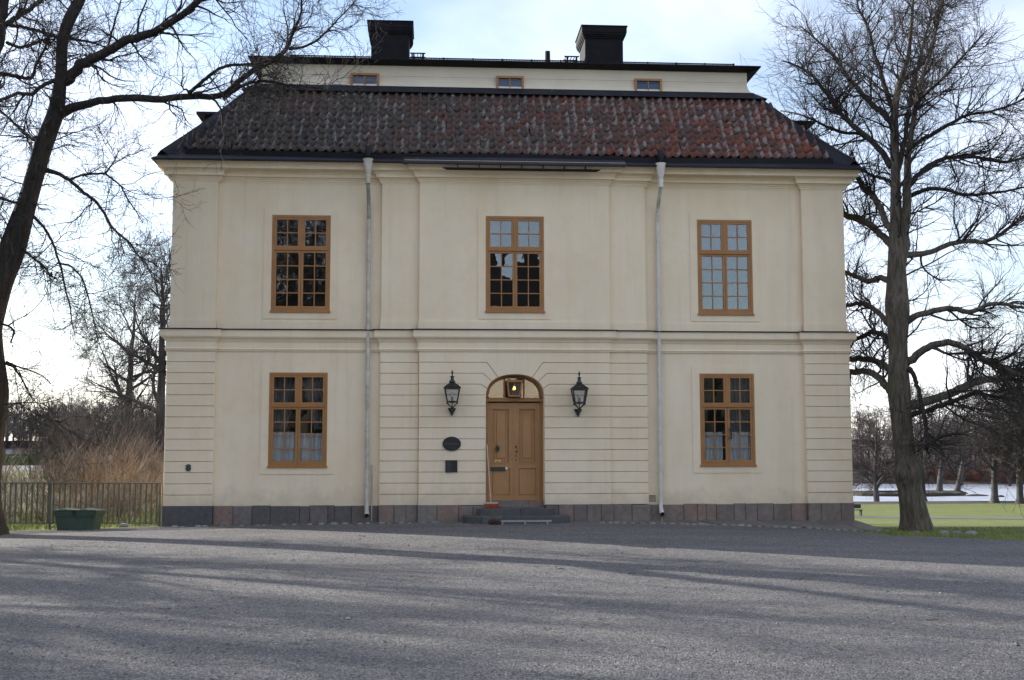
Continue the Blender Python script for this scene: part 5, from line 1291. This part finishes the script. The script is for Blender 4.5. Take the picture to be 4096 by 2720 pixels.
# islet
m = MB(); n = 40; ga = gnd(3380, 1975, LAKE+.2); gb = gnd(3850, 1973, LAKE+.2); ri = np.random.default_rng(8)
V = []; cx, cy_ = (ga[0]+gb[0])/2, (ga[1]+gb[1])/2; hw = (gb[0]-ga[0])/2+.4
for r, z in ((1.0, LAKE-.1), (.99, LAKE+.28), (.93, LAKE+.42), (.0, LAKE+.55)):
    for k in range(n):
        a = 2*pi*k/n; j = 1+.06*math.sin(3*a)+.04*math.sin(7*a); V.append((cx+hw*r*j*math.cos(a), cy_+4.5*r*j*math.sin(a), z+.06*ri.standard_normal()*(r < 1)))
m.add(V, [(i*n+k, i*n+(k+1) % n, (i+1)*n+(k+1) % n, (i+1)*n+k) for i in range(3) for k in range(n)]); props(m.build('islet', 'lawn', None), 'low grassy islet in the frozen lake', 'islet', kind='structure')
for i, (px, py, s) in enumerate(((3845, 1983, .7), (3905, 1984, 1.6), (4003, 1988, .5), (3858, 1975, .5))):
    g_ = gnd(px, py, LAKE); props(MB().lathe([(s, LAKE-.05), (s*.9, LAKE+.10), (s*.5, LAKE+.20), (.05, LAKE+.24)], g_[0], g_[1], 9, .5).build('lake_rock', 'bank', None, True), 'dark low rock showing above the lake ice', 'rock', 'rocks in the lake ice')
# garden bench half hidden by the house corner
g_ = gnd(3420, 2064, -3.1); bxx, byy = g_[0], g_[1]; bz = float(hgt(bxx, byy))
BN = empty('park_bench', (bxx, byy, bz), 'dark park bench on the path, end just past the house corner', 'bench')
MB().box(bxx-1.2, bxx+.55, byy-.2, byy+.25, bz+.42, bz+.47).build('seat', 'iron', BN); MB().box(bxx-1.2, bxx+.55, byy+.24, byy+.29, bz+.55, bz+.85).build('backrest', 'iron', BN)
for xx in (-1.05, .45): MB().box(bxx+xx-.03, bxx+xx+.03, byy-.18, byy+.24, bz-.05, bz+.42).build('leg', 'iron', BN)

# ------------------------------------------------------------------ woods and thickets (uncountable)
def tile_meshes(proto_list, places):
    Vs, Qs, o = [], [], 0
    for (x, y, z, s, rz, i) in places:
        V, Q = proto_list[i]; c, sn = math.cos(rz), math.sin(rz)
        W_ = np.stack([x+s*(V[:, 0]*c-V[:, 1]*sn), y+s*(V[:, 0]*sn+V[:, 1]*c), z+s*V[:, 2]], -1)
        Vs.append(W_); Qs.append(Q+o); o += len(V)
    return np.concatenate(Vs), np.concatenate(Qs)
def wood_proto(seed, ht=11, sp=4.2, tw=3.2, n4=650):
    t0, l1, cr = bare_tree(Ht=ht, spread=sp, seed=seed, nl=13, n2=55, n3=240, n4=n4, trunk_r=.22, clear=.12, up=.10, tw=tw)
    return join([t0, l1]+cr)
protos = [wood_proto(100+i) for i in range(4)]
rw = np.random.default_rng(12)
pl = []
for i in range(125):       # far shore woods behind the lake
    u = rw.uniform(.23, .56); d = rw.uniform(178, 262); x, y = u*d, d-27.9
    y += -.42*(x-60)*.5
    pl.append((x, y, float(hgt(x, y))-.3, rw.uniform(.75, 1.35), rw.uniform(0, 6.28), rw.integers(4)))
V, Q = tile_meshes(protos, pl); props(link('far_shore_wood', np_mesh('far_shore_wood', V, Q), 'wood_far'), 'bare purple brown woods along the far lake shore', 'woods', kind='stuff')
pl = []
for i in range(150):       # hill woods to the left
    u = rw.uniform(-.46, -.13); d = rw.uniform(235, 400); x, y = u*d, d-27.9
    pl.append((x, y, float(hgt(x, y))-.3, rw.uniform(.8, 1.35), rw.uniform(0, 6.28), rw.integers(4)))
V, Q = tile_meshes(protos, pl); props(link('hill_wood', np_mesh('hill_wood', V, Q), 'hill_far'), 'distant bare hillside woods left of the house', 'woods', kind='stuff')
def stems(n, region, h, rng, bend=.35, r=(.006, .012), k=6, twigs=3, tl=(.15, .45)):
    nc = max(6, n//11); cx, cy = region(nc, rng); ci = rng.integers(0, nc, n); sz = rng.uniform(.55, 1.0, nc)
    ox, oy = rng.standard_normal(n)*.16, rng.standard_normal(n)*.16; x, y = cx[ci]+ox, cy[ci]+oy; z = hgt(x, y); L = rng.uniform(h[0], h[1], n)*sz[ci]
    d = np.stack([ox*1.5+rng.standard_normal(n)*.18, oy*1.5+rng.standard_normal(n)*.18, np.ones(n)], -1); P = np.empty((n, k, 3)); P[:, 0] = np.stack([x, y, z-.05], -1)
    bd = rng.standard_normal((n, 2))*bend
    for j in range(1, k):
        d[:, :2] += bd/(k)+rng.standard_normal((n, 2))*.09; d /= np.linalg.norm(d, axis=1, keepdims=True); P[:, j] = P[:, j-1]+d*(L/(k-1))[:, None]
    R = rng.uniform(r[0], r[1], n)[:, None]*np.linspace(1, .35, k)[None, :]
    parts = [tubes(P, R, 3)]
    if twigs:
        P2, R2 = grow(P, R, n*twigs, rng, (.25, 1.0), tl, (20, 50), 3, .15, .03, .7, .006, .003); parts.append(tubes(P2, R2, 3))
    return join(parts)
def reg(px0, px1, y0, y1, p=1.0):
    """ground patch between two picture columns (2361-wide) and two depths"""
    def f(n, rng):
        y = y0+(y1-y0)*rng.random(n)**p; a = rng.random(n)
        xa = np.array([atd(px0, 1040, Y)[0] for Y in (y0, y1)]); xb = np.array([atd(px1, 1040, Y)[0] for Y in (y0, y1)]); t = (y-y0)/(y1-y0)
        return (xa[0]+(xa[1]-xa[0])*t)*(1-a)+(xb[0]+(xb[1]-xb[0])*t)*a, y
    return f
rv = np.random.default_rng(4)
V, Q = join([stems(250, reg(180, 396, 3.5, 9.0), (.8, 2.2), rv, .7, twigs=13, tl=(.15, .6)), stems(90, reg(70, 260, 3.0, 7.0), (.6, 1.3), rv, .6, twigs=8)])
props(link('orange_shrubs', np_mesh('orange_shrubs', V, Q), 'stem_or'), 'orange brown bare stems massed behind the fence', 'shrubs', kind='stuff')
V, Q = join([stems(110, reg(-60, 200, 1.2, 6), (.6, 1.4), rv, .4, twigs=7), stems(70, reg(160, 385, 1.0, 4), (.8, 1.6), rv, .4, twigs=7), stems(110, reg(-60, 170, 9, 22), (.9, 2.2), rv, .5, (.008, .016), twigs=9, tl=(.2, .7)), stems(420, reg(120, 400, 13, 24), (1.4, 3.0), rv, .6, (.008, .016), twigs=12, tl=(.3, .9))])
props(link('red_stemmed_shrubs', np_mesh('red_stemmed_shrubs', V, Q), 'stem_rd'), 'reddish brown bare stems close behind the fence', 'shrubs', kind='stuff')
V, Q = join([stems(900, reg(120, 400, 28, 46), (3.0, 5.4), rv, .5, (.012, .03), twigs=14, tl=(.5, 1.5)), stems(50, reg(-80, 160, 44, 70), (3.0, 5.6), rv, .3, (.02, .05), twigs=14, tl=(.5, 1.6))])
props(link('dark_thicket', np_mesh('dark_thicket', V, Q), 'stem_dk'), 'dense dark brown thicket behind the orange shrubs', 'thicket', kind='stuff')
# rusty shrubs along the far lake bank
def shorereg(n, rng):
    u = rng.uniform(.26, .56, n); d = rng.uniform(0, 1, n)
    x = 35+u*150; y = 178-.42*(x-60)+d*7-4; return x, y
V, Q = stems(3000, shorereg, (1.2, 3.0), rv, .5, (.02, .05), twigs=5, tl=(.4, 1.0))
props(link('shore_shrubs', np_mesh('shore_shrubs', V, Q), 'bush_or'), 'rusty red shrubs along the far lake bank', 'shrubs', kind='stuff')

# ------------------------------------------------------------------ grass blades near the eye
def blades(n, region, rng, h=(.04, .11)):
    x, y = region(n, rng); n = len(x); z = hgt(x, y); a = rng.uniform(0, 2*pi, n); L = rng.uniform(h[0], h[1], n); w = .006
    b0 = np.stack([x-w*np.cos(a), y-w*np.sin(a), z-.01], -1); b1 = np.stack([x+w*np.cos(a), y+w*np.sin(a), z-.01], -1)
    t = np.stack([x+rng.standard_normal(n)*L*.5, y+rng.standard_normal(n)*L*.5, z+L], -1)
    V = np.stack([b0, b1, t], 1).reshape(-1, 3); return V, np.arange(3*n).reshape(-1, 3)
def lawn_near(n, rng):
    x = rng.uniform(10.1, 16, n); y = rng.uniform(-6, .5, n); e = -1.45-(x-9.2)*.95
    y = np.where(y < e+.05, e+.05+rng.random(n)*3, y); return x, y
def wall_foot(n, rng):
    x = rng.uniform(-6.2, 10.2, n); y = np.where(rng.random(n) < .5, rng.uniform(-.95, -.75, n), rng.uniform(-.10, .02, n)); k = np.abs(x-AX) > 1.6; return x[k], y[k]
parts = [blades(9000, lawn_near, rv, (.03, .08)), blades(14000, reg(-60, 385, .3, 9), rv, (.05, .14)), blades(700, wall_foot, rv, (.03, .09))]
V, Q = join(parts); props(link('grass', np_mesh('grass', V, Q, False), 'blade'), 'short winter grass blades on the lawn edges', 'grass', kind='stuff')
# leaf and twig litter on the gravel
def litter():
    n = 420; x = rv.uniform(-11, 13, n); y = rv.uniform(-19, -1, n); z = hgt(x, y)+.018; a = rv.uniform(0, 6.28, n); s = rv.uniform(.008, .035, n); e = rv.uniform(.25, .7, n)
    c = np.stack([x, y, z], -1); u = np.stack([np.cos(a), np.sin(a), 0*a], -1)*s[:, None]; v = np.stack([-np.sin(a), np.cos(a), 0*a+.3], -1)*(s*e)[:, None]
    V = np.stack([c-u, c+v, c+u, c-v*np.array([1, 1, -1])], 1).reshape(-1, 3); L1 = (V, np.arange(4*n).reshape(-1, 4))
    P = np.empty((14, 4, 3)); sx = rv.uniform(-9, 9, 14); ll = rv.uniform(.015, .06, 14); sy = rv.uniform(-18, -3, 14); an = rv.uniform(-.5, .5, 14)
    for j in range(4): P[:, j] = np.stack([sx+np.cos(an)*j*ll, sy+np.sin(an)*j*ll+rv.standard_normal(14)*.012, hgt(sx, sy)+.02+rv.random(14)*.012], -1)
    return join([L1, tubes(P, np.full((14, 4), .004), 4)])
V, Q = litter(); props(link('leaf_litter', np_mesh('leaf_litter', V, Q, False), 'leaf'), 'scattered dead leaves and twigs on the gravel', 'leaves', kind='stuff')

def pebbles(n):
    d = rv.uniform(8.6, 24, n); u = rv.uniform(-.34, .50, n); x = u*d; y = d-27.93; z = hgt(x, y)+.012; r = np.exp(rv.normal(-5.15, .40, n))
    o = np.array([(1,0,0),(0,1,0),(-1,0,0),(0,-1,0),(0,0,.8),(0,0,-.6)]); a = rv.uniform(0, 6.28, n)
    ox = o[None]*r[:, None, None]*rv.uniform(.6, 1.3, (n, 1, 3)); c, sn = np.cos(a)[:, None], np.sin(a)[:, None]
    V = np.stack([x[:, None]+ox[..., 0]*c-ox[..., 1]*sn, y[:, None]+ox[..., 0]*sn+ox[..., 1]*c, z[:, None]+ox[..., 2]+.3*r[:, None]], -1).reshape(-1, 3)
    T = np.array([(0,1,4),(1,2,4),(2,3,4),(3,0,4),(1,0,5),(2,1,5),(3,2,5),(0,3,5)])
    return V, (T[None]+6*np.arange(n)[:, None, None]).reshape(-1, 3)
V, Q = pebbles(26000); props(link('loose_pebbles', np_mesh('loose_pebbles', V, Q, False), 'pebble'), 'loose grey pebbles scattered over the gravel forecourt', 'gravel', kind='stuff')

# ------------------------------------------------------------------ far left: shed, hedges, lamp post, road
rd = [atd(-40, 1040, 84)[0], atd(250, 1040, 84)[0], atd(330, 1040, 128)[0], atd(-80, 1040, 128)[0]]
me = bpy.data.meshes.new('road'); me.from_pydata([(rd[0], 84, .02), (rd[1], 84, .02), (rd[2], 128, .02), (rd[3], 128, .02)], [], [(0,1,2,3)]); me.update()
props(link('park_road', me, 'path'), 'pale gravel road beyond the shrubs', 'road', kind='structure')
def hedge(px0, px1, Y, h, label):
    a, b = atd(px0, 1040, Y)[0], atd(px1, 1040, Y)[0]; n = 60; V = []; rh = np.random.default_rng(int(Y))
    for x in np.linspace(a, b, n):
        j = lambda: .07*rh.standard_normal(); V += [(x, Y+j(), -.1), (x, Y+j(), h*.6), (x, Y+.1+j(), h+j()), (x, Y+.9+j(), h+j()), (x, Y+1+j(), -.1)]
    m = MB().add(V, [(5*i+k, 5*i+5+k, 5*i+6+k, 5*i+1+k) for i in range(n-1) for k in range(4)]+[(0,1,2,3,4), tuple(5*(n-1)+k for k in (4,3,2,1,0))]); props(m.build('clipped_hedge', 'hedge'), label, 'hedge')
hedge(-20, 215, 130, 1.15, 'clipped green hedge along the far edge of the gravel road'); hedge(-20, 110, 150, 1.45, 'clipped green hedge standing just before the grey shed')
sx0, sx1 = atd(4, 1040, 165)[0], atd(98, 1040, 165)[0]
SH = empty('garden_shed', ((sx0+sx1)/2, 165, 0), 'low grey shed with pink and pale doors beyond the hedges', 'shed')
MB().box(sx0, sx1, 165, 170, -.1, 2.5).build('wall', 'shed', SH); MB().prism([(sx0-.4, 2.4), (sx1+.4, 2.4), (sx1+.1, 3.5), (sx0-.1, 3.5)], 164.5, 170.5).build('roof', 'black_metal', SH)
w = sx1-sx0
for f0, f1, mt in ((.10, .26, 'shed_pale'), (.29, .50, 'shed_door'), (.56, .76, 'shed_door'), (.79, .93, 'shed_pale')): MB().box(sx0+w*f0, sx0+w*f1, 164.93, 165.05, .1, 2.15).build('door', mt, SH)
lx = atd(113, 1040, 98)[0]; LP = empty('park_lamp', (lx, 98, 0), 'dark park lamp post with white lantern by the gravel road', 'lamp post')
MB().lathe([(.12, -.1), (.09, .3), (.05, .5), (.045, 2.15), (.09, 2.2)], lx, 98, 8).build('post', 'iron', LP); MB().lathe([(.12, 2.2), (.24, 2.62), (.26, 2.64)], lx, 98, 6).build('lantern', 'white_paint', LP); MB().lathe([(.30, 2.63), (.14, 2.85), (.05, 3.0), (.02, 3.1)], lx, 98, 6).build('lantern_roof', 'iron', LP)

# ------------------------------------------------------------------ behind the camera: what the windows mirror and what shades the yard
OB = empty('opposite_wing', (9, -84, 0), 'tall pale palace wing across the forecourt, behind the viewer', 'house')
MB().wall(1, 21, -84, -83.5, 0, 15.0, [(x, x+1.5, z, z+2.6) for x in np.arange(3, 20, 4.0) for z in (1.4, 6.0, 10.8)]).build('wall', 'plaster', OB)
MB().box(1, 21, -96, -84.2, 0, 14.9).build('body', 'room', OB)
MB().prism([(0.5, 15.0), (21.5, 15.0), (19, 18.5), (3, 18.5)], -96.5, -83).build('roof', 'black_metal', OB)
for x in (5.2, 9.0, 15): MB().box(x, x+1.6, -90, -88, 18, 21.5).build('chimney', 'chimney', OB)
def added_hedge(x0, x1, y, h, label):  # unseen hedge, added so the lower windows mirror something dark
    rh = np.random.default_rng(int(abs(x0))); xs_ = np.linspace(x0, x1, 70); V = []
    for x in xs_: V += [(x, y+.2*rh.standard_normal(), -.1), (x, y+.25*rh.standard_normal(), h*.6), (x, y-.3, h+.5*rh.standard_normal()), (x, y-2.5, h+.5*rh.standard_normal()), (x, y-2.8, -.1)]
    m = MB().add(V, [(5*i+k, 5*i+5+k, 5*i+6+k, 5*i+1+k) for i in range(69) for k in range(4)]); props(m.build('added_hedge', 'hedge_dark'), label, 'hedge')
added_hedge(-60, -1, -74, 9.0, 'added unseen hedge for dark window reflections, behind the viewer on the trees side'); added_hedge(22, 80, -74, 9.0, 'added unseen hedge for dark window reflections, behind the viewer on the lawn side')
pr = None
for i, (x, y, s, rz) in enumerate(((-19.5, 1.0, .85, 0), (-20.5, -6.0, .9, 5.6), (-27, -6.5, 1.0, 1.3), (-24.5, -1.5, 1.0, 2.9), (-25.5, -12, 1.0, .4), (-31, -8, 1.1, 3.7), (-20.5, -12.5, .9, 2.6), (-31, -14, 1.05, 4.0), (-23, -21, 1.0, 5.1), (-7.5, -46, 1.25, .7), (-11.5, -47, 1.3, 1.9), (-4.5, -49, 1.2, 3.1), (-14, -52, 1.3, 5.1), (-9, -55, 1.5, 2.4), (-12.5, -60, 1.6, .2))):
    r_, pr = place_tree('yard_tree', x, y, -.1, 'bare yard tree of the row left of the viewer', 'bare trees out of the picture left of the yard', rz, ('bark_l', 'twig'), pr, Ht=13, spread=5.2, seed=7, nl=22, n2=210, n3=1200, n4=4000, trunk_r=.38, clear=.18, up=.06, tw=1.7)
    r_.scale = (s, s, s)
